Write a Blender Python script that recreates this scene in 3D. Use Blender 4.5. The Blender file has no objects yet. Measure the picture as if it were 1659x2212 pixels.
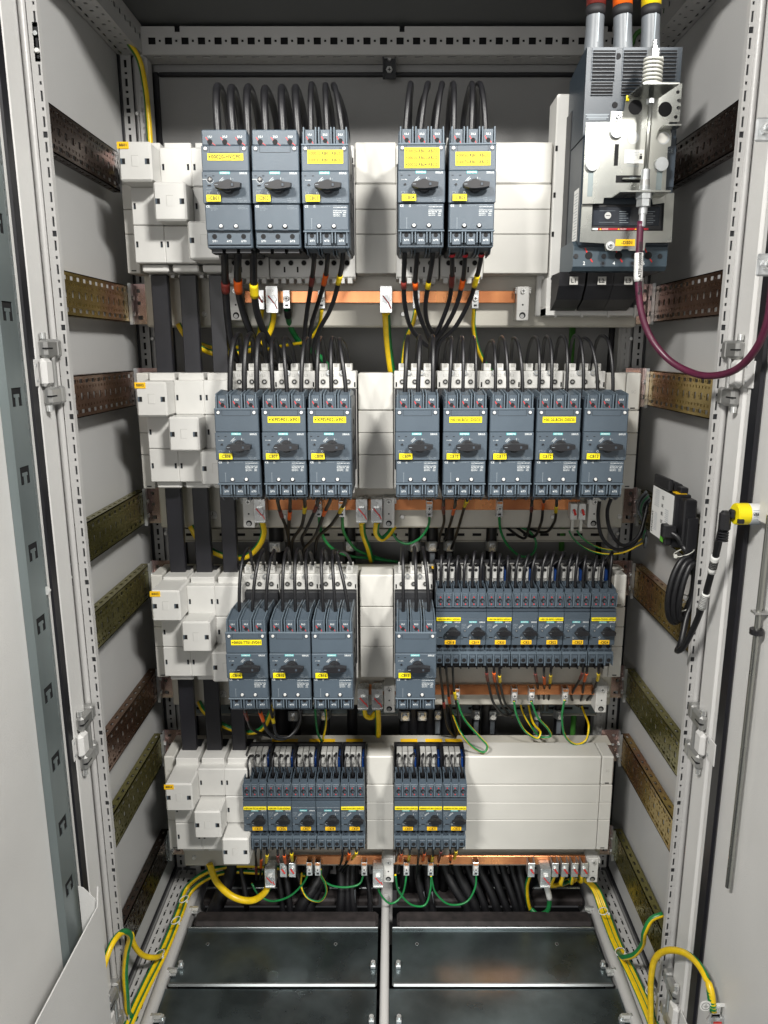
import bpy, math, random
from mathutils import Vector, Matrix
random.seed(7)
SC = bpy.context.scene
COL = SC.collection
# ------------------------------------------------------------------ camera model (also used to measure depths)
F, PT, CX, CY, CZ = 1600.0, math.radians(12.4), 846.0, 1106.0, 1.30
SP, CP = math.sin(PT), math.cos(PT)
def W(px, py, Y):
    t = (py - CY) / F; D = Y / (CP - t * SP)
    return Vector(((px - CX) * D / F, Y, CZ - D * (SP + t * CP)))
def PJ(p):
    h = CZ - p[2]; D = p[1] * CP + h * SP
    return (CX + F * p[0] / D, CY + F * (h * CP - p[1] * SP) / D)
def Zh(h): return CZ - h
# ------------------------------------------------------------------ materials
MATS = {}
def mat(name, col, rough=.45, metal=0., var=.06, vs=18., bump=0., bs=400., spec=.5, objvar=0., col2=None, rvar=.0, coat=0., stretch=None, emit=0.):
    m = bpy.data.materials.new(name); m.use_nodes = True
    nt = m.node_tree; n = nt.nodes; L = nt.links
    b = n['Principled BSDF']
    b.inputs['Roughness'].default_value = rough; b.inputs['Metallic'].default_value = metal
    b.inputs['Specular IOR Level'].default_value = spec
    b.inputs['Coat Weight'].default_value = coat
    tc = n.new('ShaderNodeTexCoord')
    vec = tc.outputs['Object']
    if stretch:
        mp = n.new('ShaderNodeMapping'); mp.inputs['Scale'].default_value = stretch
        L.new(vec, mp.inputs[0]); vec = mp.outputs[0]
    ns = n.new('ShaderNodeTexNoise'); ns.inputs['Scale'].default_value = vs; ns.inputs['Detail'].default_value = 5
    L.new(vec, ns.inputs['Vector'])
    rp = n.new('ShaderNodeValToRGB')
    c2 = col2 or tuple(max(0, c * (1 - var * 2.2)) for c in col)
    rp.color_ramp.elements[0].position = .32; rp.color_ramp.elements[1].position = .68
    rp.color_ramp.elements[0].color = (*c2, 1); rp.color_ramp.elements[1].color = (*[min(1, c * (1 + var)) for c in col], 1)
    L.new(ns.outputs['Fac'], rp.inputs[0]); L.new(rp.outputs[0], b.inputs['Base Color'])
    if objvar:
        oi = n.new('ShaderNodeObjectInfo'); hs = n.new('ShaderNodeHueSaturation'); mo = n.new('ShaderNodeMapRange')
        mo.inputs[3].default_value = 1 - objvar; mo.inputs[4].default_value = 1 + objvar
        L.new(oi.outputs['Random'], mo.inputs[0]); L.new(mo.outputs[0], hs.inputs['Value']); L.new(rp.outputs[0], hs.inputs['Color']); L.new(hs.outputs[0], b.inputs['Base Color'])
    if rvar:
        mr = n.new('ShaderNodeMapRange'); mr.inputs[3].default_value = max(.03, rough - rvar); mr.inputs[4].default_value = rough + rvar
        L.new(ns.outputs['Fac'], mr.inputs[0]); L.new(mr.outputs[0], b.inputs['Roughness'])
    if bump:
        n2 = n.new('ShaderNodeTexNoise'); n2.inputs['Scale'].default_value = bs; n2.inputs['Detail'].default_value = 2
        L.new(vec, n2.inputs['Vector'])
        bp = n.new('ShaderNodeBump'); bp.inputs['Strength'].default_value = bump; bp.inputs['Distance'].default_value = .001
        L.new(n2.outputs['Fac'], bp.inputs['Height']); L.new(bp.outputs[0], b.inputs['Normal'])
    MATS[name] = m
    return m
mat('paint_white', (.62, .615, .60), .42, var=.035, rvar=.06, vs=4, bump=.35, bs=500)
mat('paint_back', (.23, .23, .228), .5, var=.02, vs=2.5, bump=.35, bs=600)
mat('screw_bright', (.78, .78, .76), .3, .35, var=.05, vs=50)
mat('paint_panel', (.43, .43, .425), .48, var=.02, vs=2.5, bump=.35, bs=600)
mat('paint_frame', (.46, .455, .445), .36, var=.03, vs=6, bump=.3, bs=500)
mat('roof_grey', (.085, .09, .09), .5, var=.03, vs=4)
mat('plastic_cream', (.58, .57, .53), .40, objvar=.03, rvar=.07, var=.04, vs=7, bump=.12, bs=900)
mat('plastic_adapter', (.58, .575, .55), .42, objvar=.05, var=.03, vs=20)
mat('plate_cream', (.50, .48, .42), .38, var=.05, vs=12, bump=.2, bs=300)
mat('breaker_blue', (.062, .083, .105), .40, var=.03, vs=30, bump=.25, bs=1500, objvar=.06)
mat('breaker_blue_light', (.098, .128, .156), .40, var=.03, vs=30, objvar=.06)
mat('breaker_dark', (.045, .06, .078), .45, var=.05, vs=30)
mat('breaker_side', (.018, .019, .022), .5, var=.05, vs=30)
mat('black_plastic', (.013, .013, .015), .38, var=.1, vs=30)
mat('black_matte', (.008, .008, .010), .7, var=.1, vs=30)
mat('hole_black', (.003, .003, .004), .8, var=.0)  # near-black on discs and backing sheets, painting the shade inside holes and slots
mat('rubber', (.007, .007, .010), .42, var=.1, vs=30)
mat('cable_black', (.007, .007, .0085), .42, var=.15, vs=60, bump=.1, bs=300)
mat('busbar_black', (.012, .012, .016), .42, var=.1, vs=20)
mat('copper', (1.0, .39, .155), .25, .68, var=.10, vs=14, rvar=.10, stretch=(1, 1, .3), col2=(.50, .16, .07))
mat('zinc', (.58, .60, .61), .30, .75, var=.10, vs=50, rvar=.09)
mat('zinc_bright', (.76, .77, .76), .27, .72, var=.06, vs=50, rvar=.07)
mat('steel_plate', (.40, .40, .365), .27, .93, var=.10, vs=10, rvar=.10, col2=(.36, .375, .36), bump=.06, bs=70)
mat('galvanised', (.22, .26, .265), .38, .55, var=.10, vs=9, rvar=.08, stretch=(1, 1, .2))
mat('floor_zinc', (.16, .195, .205), .30, .85, var=.22, vs=11, rvar=.16)
mat('floor_fold', (.26, .28, .285), .36, .85, var=.08, vs=8)
mat('hinge_zinc', (.42, .42, .41), .35, .7, var=.06, vs=40)
mat('tag_yellow', (.80, .66, .006), .42, var=.02, vs=20)
mat('tag_orange', (.88, .52, .01), .45, var=.03, vs=20)
mat('ink_black', (.01, .01, .01), .6, var=0)
mat('ink_white', (.75, .78, .78), .5, var=0)
mat('ink_grey', (.27, .31, .34), .5, var=0)
mat('ink_emboss', (.36, .355, .33), .5, var=0)
mat('teal', (.02, .36, .38), .45, var=0)
mat('mark_red', (.62, .02, .015), .4, var=.1, vs=200)
mat('label_red', (.40, .01, .02), .4, var=0)
mat('sleeve_brown', (.17, .022, .016), .42, var=.1)
mat('sleeve_orange', (.85, .13, .008), .42, var=.05)
mat('sleeve_yellow', (.85, .62, .01), .42, var=.05)
mat('sleeve_red', (.55, .01, .02), .4, var=.05)
mat('sleeve_grey', (.125, .137, .15), .45, var=.06, vs=40)
mat('wire_yellow', (.78, .53, .008), .35, var=.06, vs=80)
mat('wire_green', (.012, .19, .05), .35, var=.08, vs=80)
mat('wire_green_dark', (.05, .19, .03), .35, var=.08, vs=80)
mat('cable_maroon', (.085, .012, .035), .36, var=.08, vs=60)
mat('paper_white', (.72, .72, .70), .5, var=.02)
mat('blue_clip', (.004, .035, .17), .4, var=.05)
mat('tie_white', (.60, .60, .55), .4, var=.05)
mat('foam', (.022, .017, .017), .75, var=.25, vs=60)
mat('smoked', (.03, .035, .045), .12, var=.2, vs=60)
mat('ds_blue', (.021, .032, .044), .42, var=.04, vs=20, bump=.2, bs=900)
mat('ds_blue_light', (.042, .064, .082), .42, var=.04, vs=20)
mat('terminal_grey', (.36, .36, .345), .45, var=.08, vs=40)
mat('led_green', (.12, .42, .04), .4, var=.0)
# yellow chromated steel: patches of straw, olive and rose
def chromate(name, cols, rough=.25):
    m = mat(name, cols[0], rough, .88, var=.1, vs=2.6, rvar=.04, stretch=(1, 1.6, .9))
    nt = m.node_tree
    rp = [x for x in nt.nodes if x.type == 'VALTORGB'][0]
    cr = rp.color_ramp
    cr.elements[0].color = (*cols[0], 1); cr.elements[1].color = (*cols[-1], 1)
    for i, c in enumerate(cols[1:-1]):
        e = cr.elements.new(.32 + .36 * (i + 1) / (len(cols) - 1)); e.color = (*c, 1)
chromate('chromate_rose', [(0.156, 0.086, 0.062), (0.203, 0.117, 0.078), (0.125, 0.078, 0.039), (0.265, 0.203, 0.086)], .25)
chromate('chromate_olive', [(0.101, 0.094, 0.047), (0.203, 0.187, 0.062), (0.312, 0.281, 0.117), (0.172, 0.172, 0.094)], .25)
chromate('chromate_gold', [(0.312, 0.218, 0.070), (0.429, 0.312, 0.094), (0.281, 0.140, 0.086), (0.437, 0.374, 0.172)], .25)
chromate('chromate_dark', [(.035, .026, .024), (.075, .05, .04), (.05, .045, .035), (.12, .09, .05)], .25)
chromate('chromate_pink', [(.48, .40, .36), (.50, .34, .34), (.50, .47, .28), (.42, .45, .42)])
# ------------------------------------------------------------------ mesh builder
TXT = {}
def text_mesh(s, bold=0.):
    key = (s, bold)
    if key in TXT: return TXT[key]
    cu = bpy.data.curves.new('t', 'FONT'); cu.body = s; cu.size = 1; cu.resolution_u = 2
    cu.align_x = 'LEFT'; cu.offset = bold; cu.space_character = 1.08 if bold else 1.0
    ob = bpy.data.objects.new('t', cu); COL.objects.link(ob)
    dg = bpy.context.evaluated_depsgraph_get()
    me = bpy.data.meshes.new_from_object(ob.evaluated_get(dg))
    vs = [(v.co.x, v.co.y) for v in me.vertices]; fs = [tuple(p.vertices) for p in me.polygons]
    bpy.data.objects.remove(ob); bpy.data.curves.remove(cu); bpy.data.meshes.remove(me)
    xs = [v[0] for v in vs] or [0]; ys = [v[1] for v in vs] or [0]
    TXT[key] = (vs, fs, min(xs), max(xs), 0.0, .70)
    return TXT[key]
class MB:
    def __init__(s): s.v = []; s.f = []; s.m = []; s.mn = []; s.sm = []
    def mi(s, m):
        if m not in s.mn: s.mn.append(m)
        return s.mn.index(m)
    def add(s, vs, fs, m, smooth=False):
        o = len(s.v); s.v += [tuple(v) for v in vs]; k = s.mi(m)
        for f in fs: s.f.append(tuple(i + o for i in f)); s.m.append(k); s.sm.append(smooth)
        return s
    def box(s, x0, x1, y0, y1, z0, z1, m, b=0.):
        if x0 > x1: x0, x1 = x1, x0
        if y0 > y1: y0, y1 = y1, y0
        if z0 > z1: z0, z1 = z1, z0
        if b <= 0:
            vs = [(x, y, z) for x in (x0, x1) for y in (y0, y1) for z in (z0, z1)]
            fs = [(0, 1, 3, 2), (4, 6, 7, 5), (0, 4, 5, 1), (2, 3, 7, 6), (0, 2, 6, 4), (1, 5, 7, 3)]
            return s.add(vs, fs, m)
        b = min(b, (x1 - x0) / 2.01, (y1 - y0) / 2.01, (z1 - z0) / 2.01)
        vs = []; idx = {}
        for i, x in enumerate((x0, x1)):
            for j, y in enumerate((y0, y1)):
                for k, z in enumerate((z0, z1)):
                    sx = b if i == 0 else -b; sy = b if j == 0 else -b; sz = b if k == 0 else -b
                    for a, p in enumerate(((x, y + sy, z + sz), (x + sx, y, z + sz), (x + sx, y + sy, z))):
                        idx[(i, j, k, a)] = len(vs); vs.append(p)
        I = idx; fs = []
        for i in (0, 1):
            q = [I[(i, 0, 0, 0)], I[(i, 1, 0, 0)], I[(i, 1, 1, 0)], I[(i, 0, 1, 0)]]; fs.append(q if i else q[::-1])
            q = [I[(0, i, 0, 1)], I[(0, i, 1, 1)], I[(1, i, 1, 1)], I[(1, i, 0, 1)]]; fs.append(q if i else q[::-1])
            q = [I[(0, 0, i, 2)], I[(1, 0, i, 2)], I[(1, 1, i, 2)], I[(0, 1, i, 2)]]; fs.append(q if i else q[::-1])
        c = Vector(((x0 + x1) / 2, (y0 + y1) / 2, (z0 + z1) / 2))
        def orient(q):
            a, bb, cc = (Vector(vs[q[n]]) for n in range(3))
            nn = (bb - a).cross(cc - a)
            ctr = sum((Vector(vs[n]) for n in q), Vector()) / len(q)
            return q if nn.dot(ctr - c) > 0 else q[::-1]
        for i in (0, 1):
            for j in (0, 1):
                fs.append(orient([I[(i, j, 0, 0)], I[(i, j, 1, 0)], I[(i, j, 1, 1)], I[(i, j, 0, 1)]]))
                fs.append(orient([I[(i, 0, j, 0)], I[(i, 1, j, 0)], I[(i, 1, j, 2)], I[(i, 0, j, 2)]]))
                fs.append(orient([I[(0, i, j, 1)], I[(1, i, j, 1)], I[(1, i, j, 2)], I[(0, i, j, 2)]]))
                for k in (0, 1): fs.append(orient([I[(i, j, k, 0)], I[(i, j, k, 1)], I[(i, j, k, 2)]]))
        return s.add(vs, fs, m)
    def prism(s, poly, axis, a0, a1, m):
        """poly: list of 2D points in the plane across `axis`: x -> (y,z), y -> (x,z), z -> (x,y)"""
        n = len(poly)
        def P(p, a): return {'x': (a, p[0], p[1]), 'y': (p[0], a, p[1]), 'z': (p[0], p[1], a)}[axis]
        ar = sum(poly[i][0] * poly[(i + 1) % n][1] - poly[(i + 1) % n][0] * poly[i][1] for i in range(n))
        flip = (ar < 0) != (axis == 'y')
        if flip: poly = poly[::-1]
        vs = [P(p, a0) for p in poly] + [P(p, a1) for p in poly]
        if a0 > a1: vs = vs[n:] + vs[:n]
        fs = [tuple(range(n))[::-1], tuple(range(n, 2 * n))] + [(i, (i + 1) % n, n + (i + 1) % n, n + i) for i in range(n)]
        return s.add(vs, fs, m)
    def cyl(s, c, r, a0, a1, axis, m, n=12, r2=None, smooth=True):
        r2 = r if r2 is None else r2
        def P(u, v, a): return {'x': (a, u, v), 'y': (u, a, v), 'z': (u, v, a)}[axis]
        vs = []
        for (a, rr) in ((a0, r), (a1, r2)):
            for i in range(n):
                t = 2 * math.pi * i / n
                vs.append(P(c[0] + rr * math.cos(t), c[1] + rr * math.sin(t), a))
        k = len(s.v)
        cap = [tuple(range(n)), tuple(range(n, 2 * n))[::-1]]
        side = [(i, n + i, n + (i + 1) % n, (i + 1) % n) for i in range(n)]
        s.add(vs, side, m, smooth)
        s.add(vs, cap, m, False)
        return s
    def disc(s, x, z, y, r, m, n=14):
        s.add([(x + r * math.cos(2 * math.pi * i / n), y, z + r * math.sin(2 * math.pi * i / n)) for i in range(n)], [tuple(range(n))], m)
        return s
    def quad(s, pts, m): return s.add(pts, [tuple(range(len(pts)))], m)
    def tube(s, pts, r, m, n=10, m2=None, twist=.0, phase=0, frac=.5, rf=None):
        """m2: second colour over `frac` of the girth (earth wire stripe)"""
        P = [Vector(p) for p in pts]; N = len(P)
        T = [(P[min(i + 1, N - 1)] - P[max(i - 1, 0)]).normalized() for i in range(N)]
        up = Vector((0, 0, 1)) if abs(T[0].z) < .9 else Vector((1, 0, 0))
        nrm = T[0].cross(up).normalized()
        if m2:
            v_ = Vector((0, -1, 0)) - T[0] * (Vector((0, -1, 0)).dot(T[0]))
            if v_.length > .2: nrm = v_.normalized()
        vs = []
        for i in range(N):
            if i: nrm = (nrm - T[i] * nrm.dot(T[i])).normalized()
            if m2:
                v_ = Vector((0, -1, 0)) - T[i] * (Vector((0, -1, 0)).dot(T[i]))
                if v_.length > .35: nrm = nrm.lerp(v_.normalized(), .5).normalized()
            bn = T[i].cross(nrm)
            rr = r * (rf(i / (N - 1)) if rf else 1)
            for j in range(n):
                a = 2 * math.pi * j / n + twist * i / (N - 1) + phase
                vs.append(P[i] + nrm * (rr * math.cos(a)) + bn * (rr * math.sin(a)))
        fa, fb = [], []
        for i in range(N - 1):
            for j in range(n):
                q = (i * n + j, i * n + (j + 1) % n, (i + 1) * n + (j + 1) % n, (i + 1) * n + j)
                (fb if (m2 and j < frac * n) else fa).append(q)
        o = len(s.v)
        s.add(vs, fa, m, True)
        if fb:
            k = s.mi(m2)
            for q in fb: s.f.append(tuple(i + o for i in q)); s.m.append(k); s.sm.append(True)
        k = s.mi(m)
        s.f.append(tuple(o + j for j in range(n))[::-1]); s.m.append(k); s.sm.append(False)
        s.f.append(tuple(o + (N - 1) * n + j for j in range(n))); s.m.append(k); s.sm.append(False)
        return s
    def perf(s, O, U, V, N, w, h, th, holes, m):
        """sheet at O spanned by unit vectors U,V (w x h), thickness th along -N, with real rectangular holes"""
        O, U, V, N = map(Vector, (O, U, V, N))
        hs = [(max(0, a), min(w, b), max(0, c), min(h, d)) for a, b, c, d in holes if b > 0 and a < w and d > 0 and c < h]
        us = sorted({0, w} | {round(q, 6) for a, b, c, d in hs for q in (a, b)}); vs_ = sorted({0, h} | {round(q, 6) for a, b, c, d in hs for q in (c, d)})
        nu, nv = len(us) - 1, len(vs_) - 1
        solid = [[True] * nv for _ in range(nu)]
        iu = {round(u, 6): i for i, u in enumerate(us)}; iv = {round(v, 6): i for i, v in enumerate(vs_)}
        for a, b, c, d in hs:
            for i in range(iu[round(a, 6)], iu[round(b, 6)]):
                for j in range(iv[round(c, 6)], iv[round(d, 6)]): solid[i][j] = False
        vs = []
        for k in (0, 1):
            for u in us:
                for v in vs_: vs.append(O + U * u + V * v - N * (th * k))
        ix = lambda i, j, k: k * (nu + 1) * (nv + 1) + i * (nv + 1) + j
        fs = []
        for i in range(nu):
            for j in range(nv):
                if not solid[i][j]: continue
                fs.append((ix(i, j, 0), ix(i + 1, j, 0), ix(i + 1, j + 1, 0), ix(i, j + 1, 0)))
                fs.append((ix(i, j, 1), ix(i, j + 1, 1), ix(i + 1, j + 1, 1), ix(i + 1, j, 1)))
                for di, dj, a, b in ((-1, 0, (i, j), (i, j + 1)), (1, 0, (i + 1, j + 1), (i + 1, j)), (0, -1, (i + 1, j), (i, j)), (0, 1, (i, j + 1), (i + 1, j + 1))):
                    ni, nj = i + di, j + dj
                    if 0 <= ni < nu and 0 <= nj < nv and solid[ni][nj]: continue
                    fs.append((ix(*a, 0), ix(*b, 0), ix(*b, 1), ix(*a, 1)))
        return s.add(vs, fs, m)
    def text(s, t, x, z, y, hgt, m, wmax=None, align='c', U=None, V=None, O=None):
        vs, fs, a, b, c, d = text_mesh(t, .030 if m == 'ink_black' else .012 if m in ('ink_white', 'paper_white') else 0.)
        sc = hgt / d; sx = sc
        if wmax and (b - a) * sc > wmax: sx = wmax / (b - a)
        wdt = (b - a) * sx
        ox = {'c': -wdt / 2, 'l': 0, 'r': -wdt}[align] - a * sx; oz = -hgt / 2
        if U is None: pts = [(x + ox + p[0] * sx, y, z + oz + p[1] * sc) for p in vs]
        else: pts = [Vector(O) + Vector(U) * (ox + p[0] * sx) + Vector(V) * (oz + p[1] * sc) for p in vs]
        return s.add(pts, fs, m)
    def screw(s, x, z, y, r=.003, m='zinc_bright', hexa=False, cross=True):
        if m == 'zinc_bright': m = 'screw_bright'
        s.cyl((x, z), r, y, y - r * .7, 'y', m, 6 if hexa else 12, r2=r if hexa else r * .75, smooth=not hexa)
        if cross:
            yy = y - r * .7 - .00008
            s.quad([(x - r * .5, yy, z - r * .13), (x + r * .5, yy, z - r * .13), (x + r * .5, yy, z + r * .13), (x - r * .5, yy, z + r * .13)], 'hole_black')
            yy -= .00004
            s.quad([(x - r * .13, yy, z - r * .5), (x + r * .13, yy, z - r * .5), (x + r * .13, yy, z + r * .5), (x - r * .13, yy, z + r * .5)], 'hole_black')
        return s
    def build(s, name, parent=None, origin=(0, 0, 0), at=None):
        me = bpy.data.meshes.new(name)
        o = Vector(origin)
        me.from_pydata([tuple(Vector(v) - o) for v in s.v], [], s.f)
        for mn in s.mn: me.materials.append(MATS[mn])
        me.polygons.foreach_set('material_index', s.m); me.polygons.foreach_set('use_smooth', s.sm)
        me.update()
        ob = bpy.data.objects.new(name, me); COL.objects.link(ob)
        if parent is not None: ob.parent = parent
        ob.location = at if at is not None else (o if parent is None else (0, 0, 0))
        return ob
USED = {}
def tag(o, label, cat, group=None, kind=None):
    o['label'] = label; o['category'] = cat
    if group: o['group'] = group
    if kind: o['kind'] = kind
    return o
def thing(name, label, cat, loc=(0, 0, 0), group=None):
    o = bpy.data.objects.new(name, None); COL.objects.link(o); o.location = loc; o.empty_display_size = .02
    return tag(o, label, cat, group)
def dup(root, loc=None, label=None, group=None):
    kids = {}
    for o in ALLKIDS(root): kids.setdefault(o.parent, []).append(o)
    def rec(o, par):
        c = o.copy(); COL.objects.link(c); c.parent = par
        for ch in kids.get(o, []): rec(ch, c)
        return c
    r = rec(root, None)
    if loc is not None: r.location = loc
    if label: r['label'] = label
    if group: r['group'] = group
    return r
def ALLKIDS(o):
    out = []
    for c in o.children: out.append(c); out += ALLKIDS(c)
    return out
def smooth_path(pts, step=.006):
    P = [Vector(p) for p in pts]
    if len(P) == 2: return [P[0].lerp(P[1], i / 4) for i in range(5)]
    Q = [P[0] * 2 - P[1]] + P + [P[-1] * 2 - P[-2]]
    out = []
    for i in range(1, len(Q) - 2):
        p0, p1, p2, p3 = Q[i - 1:i + 3]
        d = [max(1e-5, (b - a).length ** .5) for a, b in ((p0, p1), (p1, p2), (p2, p3))]
        m1 = (p1 - p0) / d[0] - (p2 - p0) / (d[0] + d[1]) + (p2 - p1) / d[1]
        m2 = (p2 - p1) / d[1] - (p3 - p1) / (d[1] + d[2]) + (p3 - p2) / d[2]
        m1 *= d[1]; m2 *= d[1]
        k = max(3, int((p2 - p1).length / step))
        for j in range(k):
            t = j / k
            out.append(p1 * (2 * t**3 - 3 * t**2 + 1) + m1 * (t**3 - 2 * t**2 + t) + p2 * (-2 * t**3 + 3 * t**2) + m2 * (t**3 - t**2))
    out.append(P[-1])
    return out
SLV = {'b': 'sleeve_brown', 'o': 'sleeve_orange', 'y': 'sleeve_yellow', 'r': 'sleeve_red', 'w': 'tie_white', 'k': 'black_matte', 'p': 'paper_white', 'g': 'sleeve_grey'}
def cable(name, label, pts, r, m='cable_black', group=None, sleeves=(), m2=None, twist=.0, phase=0., n=9, cat=None, step=.006, frac=.5):
    path = smooth_path(pts, step)
    o = tag(MB().tube(path, r, m, n, m2, twist, phase, frac).build(name, None, path[0]), label, cat or ('earth wire' if m2 or 'green' in m else 'cable'), group)
    for (a, b, c) in sleeves:
        seg = [p for p in path if a <= PJ(p)[1] <= b]
        if len(seg) < 2:
            i = min(range(1, len(path) - 1), key=lambda q: abs(PJ(path[q])[1] - (a + b) / 2)); seg = path[i - 1:i + 2]
        run = [seg[0]]
        for p in seg[1:]:
            if (p - run[-1]).length > .02: break
            run.append(p)
        MB().tube(run, r * 1.13 + .0003, SLV[c], n + 3).build('sleeve' if c != 'p' else 'paper_label', o, path[0])
    return o
def pix(pts, y0, y1):
    """pixel track measured on the photo -> 3D points on a track running from depth y0 to depth y1"""
    n = len(pts)
    out = []
    for i, p in enumerate(pts):
        Y = p[2] if len(p) > 2 else y0 + (y1 - y0) * (i / (n - 1)) ** .7
        out.append(W(p[0], p[1], Y))
    return out
ROWN = ['top', 'second', 'third', 'bottom']
CTOP = [-.325, .040, .401, .765]        # cover strip tops (distance below eye level)
CSEAM = [-.262, .104, .4625, .826]
CBOT = [-.123, .2416, .601, .969]
STK = [-.3075, .0503, .4087, .7666]     # feed cover stacks
HOOD = [-.305, .051, .4025, .770]
# ================================================================== THE CABINET
cab = thing('electrical_cabinet', 'open light grey steel cabinet around all the breakers, with both doors swung wide', 'cabinet', (0, 1.3, Zh(1.2)))
CO = Vector(cab.location)
def cpart(mb, name, parent=None, label=None):
    o = mb.build(name, parent or cab, CO)
    if label: o['label'] = label
    return o
XW = .492                      # side wall plane
HT, HB = -.565, 1.153          # roof and floor frame
YF, YR, YB = 1.065, 1.475, 1.522
# --- panels
cpart(MB().box(-XW - .003, -XW, YF + .02, YB, Zh(HB) - .05, Zh(HT), 'paint_panel'), 'side_panel', label='left inner side panel')
cpart(MB().box(XW, XW + .003, YF + .02, YB, Zh(HB) - .05, Zh(HT), 'paint_panel'), 'side_panel', label='right inner side panel')
bp = cpart(MB().box(-.49, .49, YB, YB + .003, Zh(HB) - .1, Zh(HT), 'paint_back'), 'back_panel')
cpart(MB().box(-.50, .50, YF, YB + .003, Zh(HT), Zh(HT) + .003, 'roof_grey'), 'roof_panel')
# back panel gasket with rounded corners look
g = MB()
gx0, gx1, gt, gb = -.437, .437, Zh(-.502), Zh(1.13)
g.box(gx0 - .007, gx0 + .004, YB - .006, YB - .0005, gb, gt, 'rubber', .002)
g.box(gx1 - .004, gx1 + .007, YB - .006, YB - .0005, gb, gt, 'rubber', .002)
g.box(gx0 + .004, gx1 - .004, YB - .006, YB - .0005, gt - .008, gt, 'rubber', .002)
cpart(g, 'gasket', bp)
for s in (-1, 1):
    g = MB(); x = s * XW
    g.box(x, x - s * .004, YR - .006, YR + .004, Zh(HB), Zh(-.52), 'rubber')
    g.box(x, x - s * .004, YF + .03, YR - .006, Zh(-.520), Zh(-.520) + .008, 'rubber')
    g.box(x, x - s * .004, YF + .03, YR - .006, Zh(HB), Zh(HB) + .008, 'rubber')
    cpart(g, 'gasket')
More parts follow.
